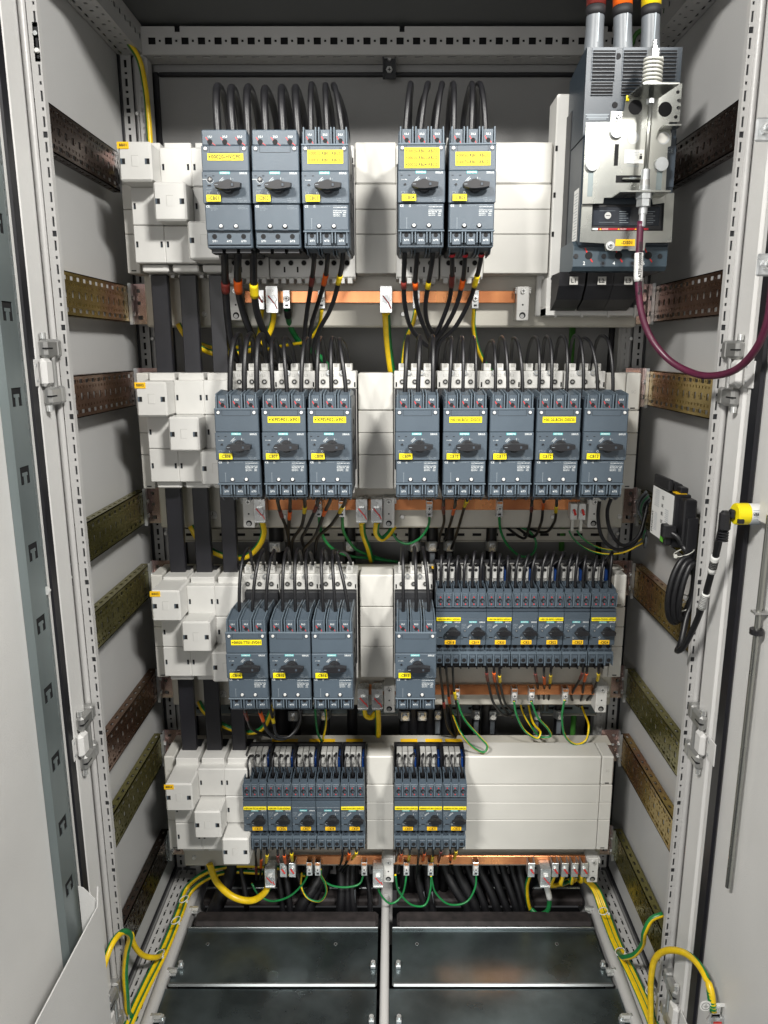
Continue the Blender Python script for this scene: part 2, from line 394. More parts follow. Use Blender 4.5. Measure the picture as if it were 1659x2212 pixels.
# --- frame members with real holes
def colholes(length, pitch=.025, w=.0045, ox=.006, slots=True):
    hs = []; v = .012; k = 0
    while v < length - .012:
        if k % 2 == 0: hs.append((ox, ox + w, v - .0065, v + .0065))
        else: hs.append((ox, ox + w, v - .002, v + .002))
        if k % 8 == 5: hs.append((ox - .0015, ox + w + .0015, v - .0038, v + .0038))
        v += pitch / 2; k += 1
    return hs
hp = Zh(-.515) - Zh(HB)
for s in (-1, 1):
    # rear post: perforated front flange, rolled channels, perforated inner flange
    m = MB()
    m.perf((-s * 0 + s * .491 if s < 0 else .469, YR, Zh(HB)), (1, 0, 0), (0, 0, 1), (0, -1, 0), .022, hp, .0015, colholes(hp, .031, .0048, .009), 'paint_frame')
    m.box(s * .4905, s * .4694, YR + .0022, YR + .004, Zh(HB), Zh(-.515), 'hole_black')
    m.box(s * .469, s * .460, YR + .006, YR + .012, Zh(HB), Zh(-.515), 'paint_frame', .002)
    m.cyl((s * .4625, YR + .008), .0048, Zh(HB), Zh(-.515), 'z', 'paint_frame', 12)
    m.box(s * .4565, s * .4400, YR - .002, YR + .030, Zh(HB), Zh(-.515), 'paint_frame', .004)
    m.perf((s * .4515 - .0065, YR - .0035, Zh(HB)), (1, 0, 0), (0, 0, 1), (0, -1, 0), .013, hp, .001, colholes(hp, .031, .0042, .0045), 'paint_frame')
    p = cpart(m, 'rear_post', label=('left' if s < 0 else 'right') + ' rear corner post')
    for hz in (-.42, -.35, -.02, .37, .74):
        cpart(MB().screw(s * .4645, Zh(hz), YR + .003, .0042, 'zinc_bright', cross=False), 'screw', p)
    # front post
    m = MB(); z0, z1 = Zh(1.30), Zh(-.62); L_ = z1 - z0
    e_ = .4545 if s < 0 else .4595
    m.perf((-.468 if s < 0 else e_, YF, z0), (1, 0, 0), (0, 0, 1), (0, -1, 0), .468 - .4545 if s < 0 else .0115, L_, .0015, colholes(L_, .031, .0030, .0080 if s < 0 else .0022), 'paint_frame')
    m.box(s * .4675, s * (e_ + .001), YF + .0040, YF + .012, z0, z1, 'paint_frame'); m.box(s * .4675, s * (e_ + .001), YF + .0018, YF + .0038, z0, z1, 'breaker_side')
    m.cyl((s * .4735, YF - .001), .0046, z0, z1, 'z', 'paint_frame', 14)
    m.box(s * .478, s * .4800, YF + .004, YF + .008, z0, z1, 'paint_frame')
    m.box(s * .4800, s * .492, YF - .006, YF + .02, z0, z1, 'paint_frame', .002)
    cpart(m, 'front_post', label=('left' if s < 0 else 'right') + ' front corner post')
    # top side beam: inner face and underside with slots
    m = MB(); Lb = YR - YF
    hs = []
    v = .02; k = 0
    while v < Lb - .01:
        hs.append((v, v + .009, .022, .031)) if k % 2 == 0 else hs.append((v + .002, v + .006, .024, .028))
        v += .0125; k += 1
    m.perf((s * .446, YF, Zh(-.516)), (0, 1, 0), (0, 0, 1), (-s, 0, 0), Lb, .048, .0015, hs, 'paint_frame')
    hs = []
    for i in range(int(Lb / .025)):
        u = .015 + i * .025
        hs += [(u, u + .014, .006, .010), (u + .012, u + .018, .020, .026), (u, u + .006, .034, .038)]
    m.perf((s * .4905, YF, Zh(-.515)), (0, 1, 0), (-s, 0, 0), (0, 0, -1), Lb, .0445, .0015, hs, 'paint_frame')
    m.box(s * .49, s * .4485, YF, YR, Zh(-.525), Zh(-.523), 'hole_black')
    cpart(m, 'top_side_beam')
    # floor side beam: perforated top and rolled tube
    m = MB(); hs = []
    for i in range(int((YR - .95) / .025)):
        u = .01 + i * .025
        hs += [(u, u + .013, .006, .0095), (u + .014, u + .018, .0065, .0095), (u + .004, u + .016, .018, .0215), (u, u + .011, .029, .036)]
    m.perf((s * .486, .95, Zh(1.160)), (0, 1, 0), (-s, 0, 0), (0, 0, 1), YR - .95, .042, .0015, hs, 'paint_frame')
    m.box(s * .485, s * .445, .95, YR, Zh(1.172), Zh(1.170), 'hole_black')
    m.cyl((s * .4345, Zh(1.168)), .011, .93, YR, 'y', 'paint_frame', 16)
    m.box(s * .4440, s * .4250, .93, YR, Zh(1.24), Zh(1.170), 'paint_frame')
    p = cpart(m, 'floor_side_beam')
    for yy in (1.01, 1.10, 1.20, 1.36):
        b = MB(); b.cyl((s * .427, Zh(1.163)), .0055, yy, yy - .006, 'y', 'zinc_bright', 12); b.cyl((yy - .004, Zh(1.161)), .005, s * .424, s * .410, 'x', 'zinc_bright', 6, smooth=False)
        b.box(s * .428, s * .412, yy - .010, yy + .002, Zh(1.1685), Zh(1.1665), 'zinc_bright')
        cpart(b, 'bolt', p)
# top rear beam with square holes and lower slots
m = MB(); hs = []
k = 0
x = .012
while x < .87:
    hs.append((x, x + .013, .016, .0275)); hs.append((x + .0185, x + .0225, .0200, .0240)); x += .0295
for x in (.060, .46, .83): hs.append((x, x + .009, .036, .045))
m.perf((-.446, YR - .005, Zh(-.515)), (1, 0, 0), (0, 0, 1), (0, -1, 0), .892, .045, .0015, hs, 'paint_frame')
m.box(-.445, .445, YR + .004, YR + .006, Zh(-.517), Zh(-.56), 'hole_black')
hs = []
for i in range(29):
    u = .016 + i * .0295; hs += [(u, u + .015, .008, .014), (u + .016, u + .026, .028, .031)]
m.perf((-.446, YR - .004, Zh(-.515) - .0005), (1, 0, 0), (0, 1, 0), (0, 0, -1), .892, .044, .0015, hs, 'paint_frame')
m.box(-.445, .445, YR, YR + .04, Zh(-.519), Zh(-.518), 'hole_black')
cpart(m, 'top_rear_beam')
# hanging bracket under the top beam
c = W(841, 152, 1.50)
m = MB(); m.box(c.x - .012, c.x + .012, 1.488, 1.492, c.z - .018, c.z + .020, 'breaker_side', .001); m.box(c.x - .012, c.x - .010, 1.478, 1.488, c.z - .018, c.z + .02, 'breaker_side'); m.box(c.x + .010, c.x + .012, 1.478, 1.488, c.z - .018, c.z + .02, 'breaker_side')
m.screw(c.x, c.z - .004, 1.487, .006, 'hinge_zinc', hexa=True); m.screw(c.x, c.z + .014, 1.487, .004, 'hinge_zinc', cross=False)
tag(m.build('angle_bracket', None, c), 'small dark steel angle bracket hanging under the middle of the top beam', 'bracket')
# --- floor: gland plates, foam strips, centre tube
HF = 1.172
for (x0, x1, nm) in ((-.421, -.028, 'left'), (.001, .418, 'right')):
    m = MB()
    m.box(x0, x1, 1.176, 1.312, Zh(HF) - .002, Zh(HF), 'floor_zinc'); m.box(x0, x1, 1.309, 1.312, Zh(HF), Zh(HF) + .006, 'floor_fold', .001)
    m.box(x0, x1, 1.166, 1.1755, Zh(HF) + .0005, Zh(HF) + .007, 'floor_fold', .003)
    for xx in (x0 + .05, x1 - .085):
        m.cyl((xx, 1.272), .0035, Zh(HF) + .0005, Zh(HF) + .0003, 'z', 'zinc_bright', 10); m.cyl((xx, 1.2715), .0026, Zh(HF) + .0008, Zh(HF) + .0006, 'z', 'hole_black', 10)
    cpart(m, 'floor_plate', label=nm + ' galvanised floor plate behind the ridge')
    m = MB(); m.box(x0 - .012, x1 + .012 * (nm == 'right'), .93, 1.165, Zh(HF) - .002, Zh(HF), 'floor_zinc')
    cpart(m, 'floor_plate', label=nm + ' galvanised floor plate in front of the ridge')
    m = MB(); m.box(x0 + .01, x1, 1.313, 1.352, Zh(HF) - .012, Zh(HF) + .012, 'foam', .006); cpart(m, 'foam_seal')
    m = MB(); m.box(x0 + .01, x1, 1.43, 1.50, Zh(HF) - .002, Zh(HF), 'floor_zinc'); m.box(x0 + .01, x1, 1.424, 1.4295, Zh(HF) - .002, Zh(HF) + .006, 'floor_fold', .001); m.box(x0 + .01, x1, 1.39, 1.424, Zh(HF) - .014, Zh(HF) + .004, 'foam', .004)
    cpart(m, 'rear_floor_plate')
    for sx in (x0 + .012, x1 - .008):
        for yy in (1.095, 1.215):
            b = MB(); b.box(sx - .005, sx + .005, yy - .005, yy + .005, Zh(HF) + .0004, Zh(HF) + .007, 'zinc', .001); b.cyl((sx, yy), .0042, Zh(HF) + .007, Zh(HF) + .013, 'z', 'zinc_bright', 12)
            cpart(b, 'plate_bolt')
cpart(MB().box(-.49, .49, .92, 1.52, Zh(1.30), Zh(1.298), 'black_matte'), 'dark_floor_sheet')  # black sheet added below so that the floor openings read dark
m = MB(); m.cyl((-.0135, Zh(1.170)), .0085, .93, 1.40, 'y', 'paint_frame', 18); m.box(-.0220, -.0050, .93, 1.40, Zh(1.25), Zh(1.172), 'paint_frame')
m.box(-.0225, .0015, 1.405, 1.43, Zh(1.30), Zh(1.02), 'paint_frame', .003)
cpart(m, 'floor_centre_tube')
# rear floor beam (perforated strip glimpsed under the lowest row)
m = MB(); hs = [(u, u + .01, .010, .020) for u in [i * .032 + .01 for i in range(27)]] + [(u, u + .004, .012, .018) for u in [i * .032 + .026 for i in range(26)]]
m.perf((-.44, 1.455, Zh(1.155)), (1, 0, 0), (0, 0, 1), (0, -1, 0), .88, .03, .0015, hs, 'paint_frame'); m.box(-.44, .44, 1.460, 1.462, Zh(1.155), Zh(1.125), 'hole_black')
cpart(m, 'rear_floor_beam')

# --- doors, opened square to the front
def door(s):
    side = 'left' if s < 0 else 'right'
    X = s * .471; z0, z1 = Zh(1.30), Zh(-.60); o = s * .0 
    d = MB()
    ya = 1.046
    # outer skin and rolled rim
    d.box(s * .486, s * .489, .52, ya, z0, z1, 'paint_white')
    d.box(X, s * .486, ya - .046, ya, z0, z1, 'paint_white', .0035)        # hinge side rim
    yg = .966 if s < 0 else .958
    d.box(s * .4775, s * .486, .52, ya - .0465, z0, z1, 'paint_white')
    D = d.build('door', cab, CO); D['label'] = side + ' door, standing open square to the front'
    # gasket
    gk = MB()
    if s < 0: gk.box(X + .0015, s * .4775, .9765, .9985, z0, z1, 'rubber', .003); gk.box(X - .0005, s * .4775, .9705, .9755, z0, z1, 'paint_white')
    else: gk.box(X - .0005, s * .4775, .957, .984, z0, z1, 'rubber', .003); gk.box(X + .001, s * .4775, .9845, .993, z0, z1, 'paint_white')
    cpart(gk, 'gasket', D)
    if s < 0:
        # perforated galvanised stiffener with hook cut-outs
        st = MB(); L_ = Zh(-.55) - Zh(1.04)
        hs = []; k = 0; v = .02
        while v < L_ - .02:
            hs.append((.0060, .0130, v - .006, v + .006) if k % 2 else (.0070, .0120, v - .002, v + .002)); v += .0145; k += 1
        sl_ = Vector((-.0060, .0190, 0)); ln_ = sl_.length; sl_.normalize()
        st.perf((-.4655, .9500, Zh(1.04)), sl_, (0, 0, 1), (sl_.y, -sl_.x, 0), ln_, L_, .0012, hs, 'galvanised')
        st.perf((-.4668, .9510, Zh(1.04)), sl_, (0, 0, 1), (sl_.y, -sl_.x, 0), ln_ * .9, L_, .0008, [], 'hole_black')
        Y0, Y1 = .9695, .9330
        hk = []
        for (px, py) in ((2, 482), (17, 672), (34, 858), (51, 1028), (68, 1194), (85, 1352), (100, 1503), (116, 1650), (131, 1790), (145, 1922)):
            hz = None
            # height on the strip's plane X = -.4655
            t = (py - CY) / F; Dp = .4655 * F / (CX - px); h = Dp * (SP + t * CP); zc = Zh(h) - Zh(1.04)
            u0 = .0075
            hk += [(u0, u0 + .0250, zc + .0035, zc + .0115), (u0, u0 + .0065, zc - .0115, zc + .0035), (u0 + .0185, u0 + .0250, zc - .0115, zc + .0035)]
            hk += [(u0 + .0065, u0 + .0095, zc - .0115, zc - .0005), (u0 + .0155, u0 + .0185, zc - .0115, zc - .0005)]
        st.perf((-.4655, .9497, Zh(1.04)), (0, -1, 0), (0, 0, 1), (1, 0, 0), .0397, L_, .0012, hk, 'galvanised')
        st.box(-.4672, -.4675, .9480, .9105, Zh(1.03), Zh(-.54), 'hole_black')
        st.box(-.4655, -.4770, .9100, .9088, Zh(1.04), Zh(-.55), 'galvanised')
        stp = cpart(st, 'perforated_strip', D)
        c_ = W(105, 1268, .9695); cpart(MB().screw(-.4665, c_.z, .9560, .006, 'zinc_bright', hexa=True, cross=False), 'bolt', stp)
        # document pocket
        pk = MB(); zt = Zh(.780)
        pk.prism([(.946, Zh(.772)), (.938, Zh(.800)), (.60, Zh(.800)), (.60, Zh(1.30)), (.946, Zh(1.30))], 'x', -.4335, -.4315, 'paint_white')
        pk.prism([(-.4615, Zh(.772)), (-.4540, Zh(.775)), (-.4335, Zh(.80)), (-.4335, Zh(1.3)), (-.4615, Zh(1.30))], 'y', .946, .9475, 'paint_white')
        pk.box(-.4315, -.4300, .60, .9475, Zh(1.02), Zh(1.016), 'paint_white')
        cpart(pk, 'document_pocket', D)
    else:
        inner = MB()
        inner.box(.4775, .4650, .60, .918, Zh(.215), Zh(-.55), 'paint_white', .003)
        cpart(inner, 'inner_cover', D)
        rod = MB(); c0 = W(1648, 1150, .892); 
        rod.cyl((.4665, .892), .0036, Zh(.729), Zh(.20), 'z', 'steel_plate', 12)
        rod.box(.4590, .4775, .886, .898, Zh(.328), Zh(.325), 'hinge_zinc')
        rod.cyl((.4665, .892), .0085, Zh(.356), Zh(.349), 'z', 'black_plastic', 14)
        cpart(rod, 'lock_rod', D)
        for (px, py) in ((1646, 282), (1648, 573)):
            c_ = W(px, py, .93)
            l = MB(); l.box(c_.x - .009, .4775, .925, .929, c_.z - .013, c_.z + .013, 'zinc', .004); l.cyl((c_.x + .001, c_.z), .006, .925, .918, 'y', 'zinc_bright', 6, smooth=False); l.cyl((c_.x + .001, c_.z), .0038, .918, .912, 'y', 'zinc', 12)
            cpart(l, 'latch_bracket', D)
        yl = MB(); c_ = W(1657, 1056, .925); yl.box(c_.x - .004, c_.x + .02, .925, .928, c_.z - .009, c_.z + .009, 'tag_yellow'); cpart(yl, 'warning_label', D)
    # hinges
    hl = [(100, 803, 130), (172, 1582, 105), (228, 2172, 105)] if s < 0 else [(1601, 806, 122), (1524, 1580, 105), (1460, 2150, 105)]
    for (px, py, hh) in hl:
        c_ = W(px, py, 1.046); zc = c_.z; Hh = .088
        x_ = s * .4770; Yh = 1.034
        hb = MB()
        for q in (-1, 1):
            za = zc + q * Hh * .5; zb = zc + q * Hh * .22
            hb.box(s * .4585, s * .4708, 1.008, 1.044, min(za, zb), max(za, zb), 'hinge_zinc', .004)
            hb.box(s * .4600, s * .4780, 1.0445, 1.060, min(za, zb), max(za, zb), 'hinge_zinc', .003)
            hb.cyl((s * .4650, 1.014), .0042, za, za + q * .008, 'z', 'zinc_bright', 8)
            hb.box(s * .4582, s * .4640, 1.0075, 1.026, (za + zb) / 2 - .001, (za + zb) / 2 + .001, 'hole_black')
        hb.cyl((s * .4640, 1.036), .0040, zc - Hh * .24, zc + Hh * .24, 'z', 'hinge_zinc', 10)
        H = cpart(hb, 'hinge', D)
        lf = MB(); lf.box(s * .4590, s * .4708, 1.000, 1.026, zc - Hh * .215, zc + Hh * .215, 'paint_white', .005); lf.box(s * .4690, s * .4708, .990 - (.015 if s > 0 else 0), 1.0, zc - Hh * .2, zc + Hh * .2, 'paint_white', .0006)
        for q in (-1, 1): lf.cyl((.996, zc + q * .010), .0022, s * .4690, s * .4684, 'x', 'zinc', 8)
        cpart(lf, 'hinge_leaf', H) if False else cpart(lf, 'hinge_leaf', D)
    return D
door(-1); door(1)
# small catch plates in the left groove
for (px, py) in ((46, 92), (152, 1232)):
    Y_ = YF + .002
    c_ = W(px + (34 if py < 500 else 0), py, Y_)
    m = MB(); m.box(c_.x - .0045, c_.x + .0045, Y_ - .002, Y_, c_.z - .024, c_.z + .024, 'black_plastic', .001); m.screw(c_.x, c_.z - .010, Y_ - .002, .0035, 'zinc_bright', cross=False); m.cyl((c_.x, c_.z + .01), .003, Y_ - .002, Y_ - .004, 'y', 'zinc', 8)
    cpart(m, 'catch_plate')

# ================================================================== perforated mounting rails on the side walls
RT = [-.329, -.110, .038, .26, .405, .623, .765, .985]
RM = {-1: ['chromate_dark', 'chromate_gold', 'chromate_rose', 'chromate_olive', 'chromate_olive', 'chromate_rose', 'chromate_olive', 'chromate_dark'],
      1: ['chromate_dark', 'chromate_rose', 'chromate_gold', 'chromate_olive', 'chromate_gold', 'chromate_olive', 'chromate_gold', 'chromate_olive']}
LOOK = {'chromate_dark': 'dark bronze', 'chromate_gold': 'golden', 'chromate_rose': 'coppery brown', 'chromate_olive': 'olive yellow'}
ordn = ['highest', 'second highest', 'third from the top', 'fourth from the top', 'fifth from the top', 'sixth from the top', 'second lowest', 'lowest']
for s in (-1, 1):
    for i, ht in enumerate(RT):
        ya, yb = 1.092, 1.378; Ln = yb - ya; Hh = .063; M_ = RM[s][i]
        m = MB(); hs = []
        for k in range(12):
            u = .010 + k * .0235
            hs += [(u, u + .0125, .0510, .0570), (u + .0015, u + .014, .0060, .0120), (u + .0155, u + .0195, .0520, .0560), (u + .0165, u + .0205, .0070, .0110)]
            hs += [(u + .003, u + .011, .0265, .0365), (u + .015, u + .0175, .0305, .0328)]
            for q in (0, .0115): hs += [(u + q + .002, u + q + .0055, .0430, .0470), (u + q + .002, u + q + .0055, .0160, .0200)]
        zb = Zh(ht) - Hh
        X = s * .468
        m.perf((X, ya, zb), (0, 1, 0), (0, 0, 1), (-s, 0, 0), Ln, Hh, .0016, hs, M_)
        fl = [(.010 + k * .0235, .020 + k * .0235, .006, .0105) for k in range(12)]
        m.perf((X, ya, zb + Hh), (0, 1, 0), (s, 0, 0), (0, 0, 1), Ln, .016, .0016, fl, M_)
        m.perf((X, ya, zb), (0, 1, 0), (s, 0, 0), (0, 0, -1), Ln, .016, .0016, fl, M_)
        R_ = m.build('perforated_rail', None, (X, ya, zb))
        tag(R_, f"{LOOK[M_]} perforated steel rail on the {'left' if s < 0 else 'right'} side wall, {ordn[i]} of eight", 'mounting rail', 'perforated rails on the side walls')
        # end bracket with screws
        b = MB()
        b.box(X - s * .0005, X - s * .006, yb - .013, yb - .011, zb - .004, zb + Hh + .004, 'zinc')
        b.cyl((yb - .004, zb + .015), .0045, X - s * .001, X - s * .008, 'x', 'zinc_bright', 6, smooth=False); b.cyl((yb - .004, zb + .042), .0045, X - s * .001, X - s * .008, 'x', 'zinc_bright', 6, smooth=False)
        b.build('clamp_strip', R_, (X, ya, zb))
# corner brackets joining the plates to the rear posts
for s in (-1, 1):
    for i in range(4):
        for j, ht in enumerate((RT[2 * i], RT[2 * i + 1])):
            zb = Zh(ht) - .066
            m = MB()
            m.perf((-.468 if s < 0 else .430, 1.384, zb), (1, 0, 0), (0, 0, 1), (0, -1, 0), .038, .070, .002,
                   [(.010, .018, .008, .015) if s < 0 else (.018, .028, .008, .015), (.010, .016, .034, .040) if s < 0 else (.022, .028, .034, .040), (.010, .016, .055, .061) if s < 0 else (.022, .028, .055, .061)], 'chromate_pink')
            m.box(s * .4665, s * .4645, 1.376, 1.383, zb, zb + .07, 'zinc')
            o = m.build('corner_bracket', None, (s * .45, 1.384, zb))
            MB().screw(s * .432, zb + .012, 1.3835, .0062, 'zinc_bright').build('screw', o, (s * .45, 1.384, zb))
            tag(o, f"zinc corner bracket at the {'left' if s < 0 else 'right'} end of the {ROWN[i]} row, {'upper' if j == 0 else 'lower'} one", 'bracket', 'corner brackets behind the rows')
# ================================================================== row support plates, covers, copper bars
for i in range(4):
    zt = Zh(CTOP[i] - .004) - .012; zb = Zh(CTOP[i] + .287)
    m = MB(); m.box(-.432, .432, 1.348, 1.381, zb, zt, 'plate_cream', .003)
    m.box(-.44, .44, 1.3465, 1.3815, zt - .0004, zt + .0022, 'plate_cream', .0008)
    for x in (-.41, -.33, -.20, .02, .30, .425):
        m.screw(x, zb + .022, 1.3478, .0048, 'zinc_bright', cross=False)
    P_ = m.build('support_plate', None, (0, 1.36, zb))
    tag(P_, f'cream sheet steel support plate running behind the {ROWN[i]} row', 'plate', 'steel plates behind the rows')
    if i: # white earth symbol dot
        c_ = Vector((-.3335, 1.3476, Zh(CTOP[i] + .262))); e = MB(); e.disc(c_.x, c_.z, c_.y, .0085, 'plate_cream'); e.cyl((c_.x, c_.z), .0088, 1.3478, 1.3472, 'y', 'ink_emboss', 18); e.disc(c_.x, c_.z, 1.3471, .0076, 'paint_white'); e.box(c_.x - .0005, c_.x + .0005, 1.3470, 1.3469, c_.z - .001, c_.z + .005, 'ink_black')
        for q, w in ((-.001, .004), (-.0028, .0026), (-.0046, .0014)): e.box(c_.x - w, c_.x + w, 1.3470, 1.3469, c_.z + q, c_.z + q + .0005, 'ink_black')
        e.build('earth_symbol', P_, (0, 1.36, zb))
    # sticker tags on the top lip
    if i >= 2:
        xs = (-.225, -.19, -.13, -.10, .03, .075, .11, .20, .30) if i == 2 else (-.215, -.140, -.075, .035, .085, .125)
        for x in xs:
            w = .028 if i == 2 else (.052 if x < -.1 else .034)
            MB().box(x - w / 2, x + w / 2, 1.349, 1.366, zt + .0023, zt + .0026, 'tag_orange').build('yellow_sticker', P_, (0, 1.36, zb))
# cover strips of the busbar: banded cream plastic
def cover(i, x0, x1, label, endcap=False):
    zt, s1, zb = Zh(CTOP[i]), Zh(CSEAM[i]), Zh(CBOT[i])
    seams = [zt, s1, s1 - .0385, s1 - .077, zb]
    names = ['cover_band'] * 4
    root = thing('cover_strip' if not endcap else 'end_cap', label, 'cover', ((x0 + x1) / 2, 1.29, zb), 'cream covers over the busbars')
    for k in range(4):
        a, b = seams[k] - (.0004 if k else 0), seams[k + 1] + .0004
        m = MB(); m.box(x0 + .0003, x1 - .0003, 1.290, 1.344, b, a, 'plastic_cream', .0022 if k in (0,) else .0009)
        if endcap:
            m.box((x0 + x1) / 2 - .004, (x0 + x1) / 2 + .004, 1.2899, 1.2896, b + .003, b + .005, 'hole_black' if k in (0, 3) else 'plastic_cream')
            m.text('SC' if k == 0 else '', (x0 + x1) / 2, (a + b) / 2, 1.2897, .005, 'ink_emboss') if k == 0 else None
        m.build('cover_band', root, root.location)
    return root
GAP = {0: [(-.0595, .0080, 'between -CB03 and -CB04'), (.1520, .2600, 'between -CB05 and the big disconnector')],
       1: [(-.0580, .0030, 'between -CB08 and -CB09')],
       2: [(-.0580, .0030, 'between -CB16 and -CB17')],
       3: [(-.0490, .0040, 'between -CB29 and -CB30'), (.1400, .4050, 'filling the whole right part beyond -CB32')]}
for i in range(4):
    for (a, b, t) in GAP[i]: cover(i, a, b, f'cream plastic cover strip in the {ROWN[i]} row, {t}')
    if i: cover(i, .4055 if i > 1 else .404, .4290, f'narrow cream end cap closing the right end of the {ROWN[i]} row', True)
    cover(i, -.4395, -.4180, f'narrow cream end cap at the left end of the {ROWN[i]} row', True)
# extra cream block right of -CB13 and -CB24
for i, x0, x1 in ((1, .3660, .4035), (2, .3950, .4050)):
    cover(i, x0, x1, f"cream plastic filler block right of {'-CB13' if i == 1 else '-CB24'}")
# left feed cover stacks: three columns, one hooded box stepping down per column
CXs = [-.3875, -.3385, -.2895]
for i in range(4):
    for c in range(3):
        x = CXs[c]; x0, x1 = x - .0243, x + .0243
        root = thing('feed_cover', f"{['left', 'middle', 'right'][c]} column of pale covers, {ROWN[i]} row, box {['at top tagged BB0%d' % (i + 1), 'halfway down', 'at the bottom'][c]}", 'terminal cover', (x, 1.285, Zh(STK[i] + .178)), 'pale feed covers at the left of each row')
        org = root.location
        m = MB(); m.box(x0 + .003, x1 - .003, 1.268, 1.340, Zh(STK[i]) - .02, Zh(STK[i]) + .011, 'plastic_adapter', .001)
        m.box(x0 + .008, x1 - .008, 1.31, 1.3385, Zh(STK[i]) + .0112, Zh(STK[i]) + .0115, 'breaker_side'); m.build('upper_lip', root, org)
        for r in range(3):
            z1 = Zh(STK[i] + .0575 * r) - .0004; z0 = z1 - .0568
            if r == c:
                yb = 1.206
                zz1 = Zh(HOOD[i] + .0565 * r); zz0 = zz1 - .0560
                b = MB(); b.box(x0 - .0005, x1 + .0005, yb, 1.335, zz0, zz1, 'plastic_adapter', .0028)
                for q in (-1, 1): b.box(x + q * .0185 - .0035, x + q * .0185 + .0035, yb - .0001, yb - .0004, (zz0 + zz1) / 2 - .004, (zz0 + zz1) / 2 + .004, 'hole_black'); b.box(x + q * .0185 - .0035, x + q * .0185 - .0010, yb - .0004, yb - .0006, (zz0 + zz1) / 2 - .004, (zz0 + zz1) / 2 + .004, 'breaker_blue')
                b.box(x - .0048, x + .0048, yb - .0001, yb - .0005, (zz0 + zz1) / 2 - .007, (zz0 + zz1) / 2 + .008, 'plastic_adapter', .0002); b.box(x - .0052, x - .0048, yb - .0001, yb - .0004, (zz0 + zz1) / 2 - .007, (zz0 + zz1) / 2 + .008, 'ink_emboss')
                b.box(x - .0052, x + .0052, yb - .0001, yb - .0004, (zz0 + zz1) / 2 + .008, (zz0 + zz1) / 2 + .0085, 'ink_emboss')
                hb = b.build('hooded_box', root, org)
                if c == 0:
                    t = MB(); t.box(x0 - .001, x0 + .0165, yb - .0004, yb - .0012, zz1 - .0105, zz1 - .001, 'tag_orange'); t.text('BB0%d' % (i + 1), x0 + .008, zz1 - .0055, yb - .00135, .0038, 'ink_black')
                    t.build('tag', hb, org)
            else:
                b = MB(); b.box(x0 - .0004, x1 + .0004, 1.250, 1.335, z0, z1, 'plastic_adapter', .0016)
                qs = (-1, 1)
                for q in qs: b.box(x + q * .0195 - .0017, x + q * .0195 + .0017, 1.2499, 1.2496, (z0 + z1) / 2 - .0045, (z0 + z1) / 2 + .0045, 'hole_black'); b.box(x + q * .0195 - .0017, x + q * .0195 - .0006, 1.2496, 1.2495, (z0 + z1) / 2 - .0045, (z0 + z1) / 2 + .0015, 'breaker_blue')
                b.build('flat_cover', root, org)
        zl = Zh(STK[i] + .1728); b = MB(); b.box(x0 + .006, x1, 1.262, 1.340, zl - .012, zl - .0005, 'plastic_adapter', .002)
        for q in (-.018, .018): b.box(x + q - .003, x + q + .003, 1.305, 1.335, zl - .017, zl - .0122, 'plastic_adapter')
        b.build('lower_lip', root, org)
# black insulated busbars between the rows
for c, (x0, x1) in enumerate(((-.4045, -.3755), (-.3565, -.3270), (-.3075, -.2800))):
    for i in range(3):
        za, zb = Zh(STK[i] + .186), Zh(STK[i + 1]) + .0105
        o = MB().box(x0 + .0005, x1 - .0005, 1.296, 1.310, zb, za, 'busbar_black', .0012).build('busbar', None, ((x0 + x1) / 2, 1.30, zb))
        tag(o, f"{['left', 'middle', 'right'][c]} black insulated flat busbar dropping from the {ROWN[i]} row to the {ROWN[i + 1]} row", 'busbar', 'black flat busbars linking the rows')
# copper earth bars
BARH = [-.088, .278, .645, 1.0216]
BX = [(-.254, .213), (-.232, .345), (-.055, .399), (-.215, .402)]
BARS = []
for i in range(4):
    z = Zh(BARH[i])
    o = MB().box(BX[i][0], BX[i][1], 1.327, 1.332, z - .010, z + .010, 'copper', .0008).build('copper_bar', None, ((BX[i][0] + BX[i][1]) / 2, 1.33, z))
    tag(o, f'bare copper earth bar below the {ROWN[i]} row of breakers', 'copper bar', 'copper earth bars')
    BARS.append(o)
def support(x, i, label):
    z = Zh(BARH[i]); m = MB(); g_ = .0105
    m.box(x - g_, x + g_, 1.312, 1.3465, z - .040, z + .016, 'plastic_adapter', .0012)
    for k in range(4):
        for q in (-1, 1): m.box(x + q * g_, x + q * (g_ + .003), 1.312, 1.335, z + .013 - k * .0026, z + .0142 - k * .0026, 'plastic_adapter')
    m.disc(x, z - .014, 1.3118, .0016, 'hole_black'); m.disc(x, z - .0315, 1.3118, .0055, 'hole_black'); m.disc(x - .0005, z - .0328, 1.3116, .0035, 'hinge_zinc')
    m.box(x - g_ + .0004, x + g_ - .0004, 1.3119, 1.3117, z - .0242, z - .0238, 'ink_emboss')
    o = m.build('bar_support', None, (x, 1.33, z)); MB().screw(x, z + .0085, 1.3119, .0052, 'zinc_bright').build('screw', o, (x, 1.33, z))
    tag(o, label, 'support', 'light grey supports holding the copper bars')
for i, ps in enumerate(([513, 1126], [541, 840, 1278], [841, 1294], [839, 1276])):
    for j, px in enumerate(ps):
        p = W(px, [642, 1100, 1500, 1868][i], 1.33)
        nm = (['left', 'right'] if len(ps) == 2 else ['left', 'middle', 'right'])[j]
        if i in (2, 3) and j == 0: nm = 'middle'
        support(p.x, i, f'light grey plastic block holding the {nm} of the copper bar under the {ROWN[i]} row')
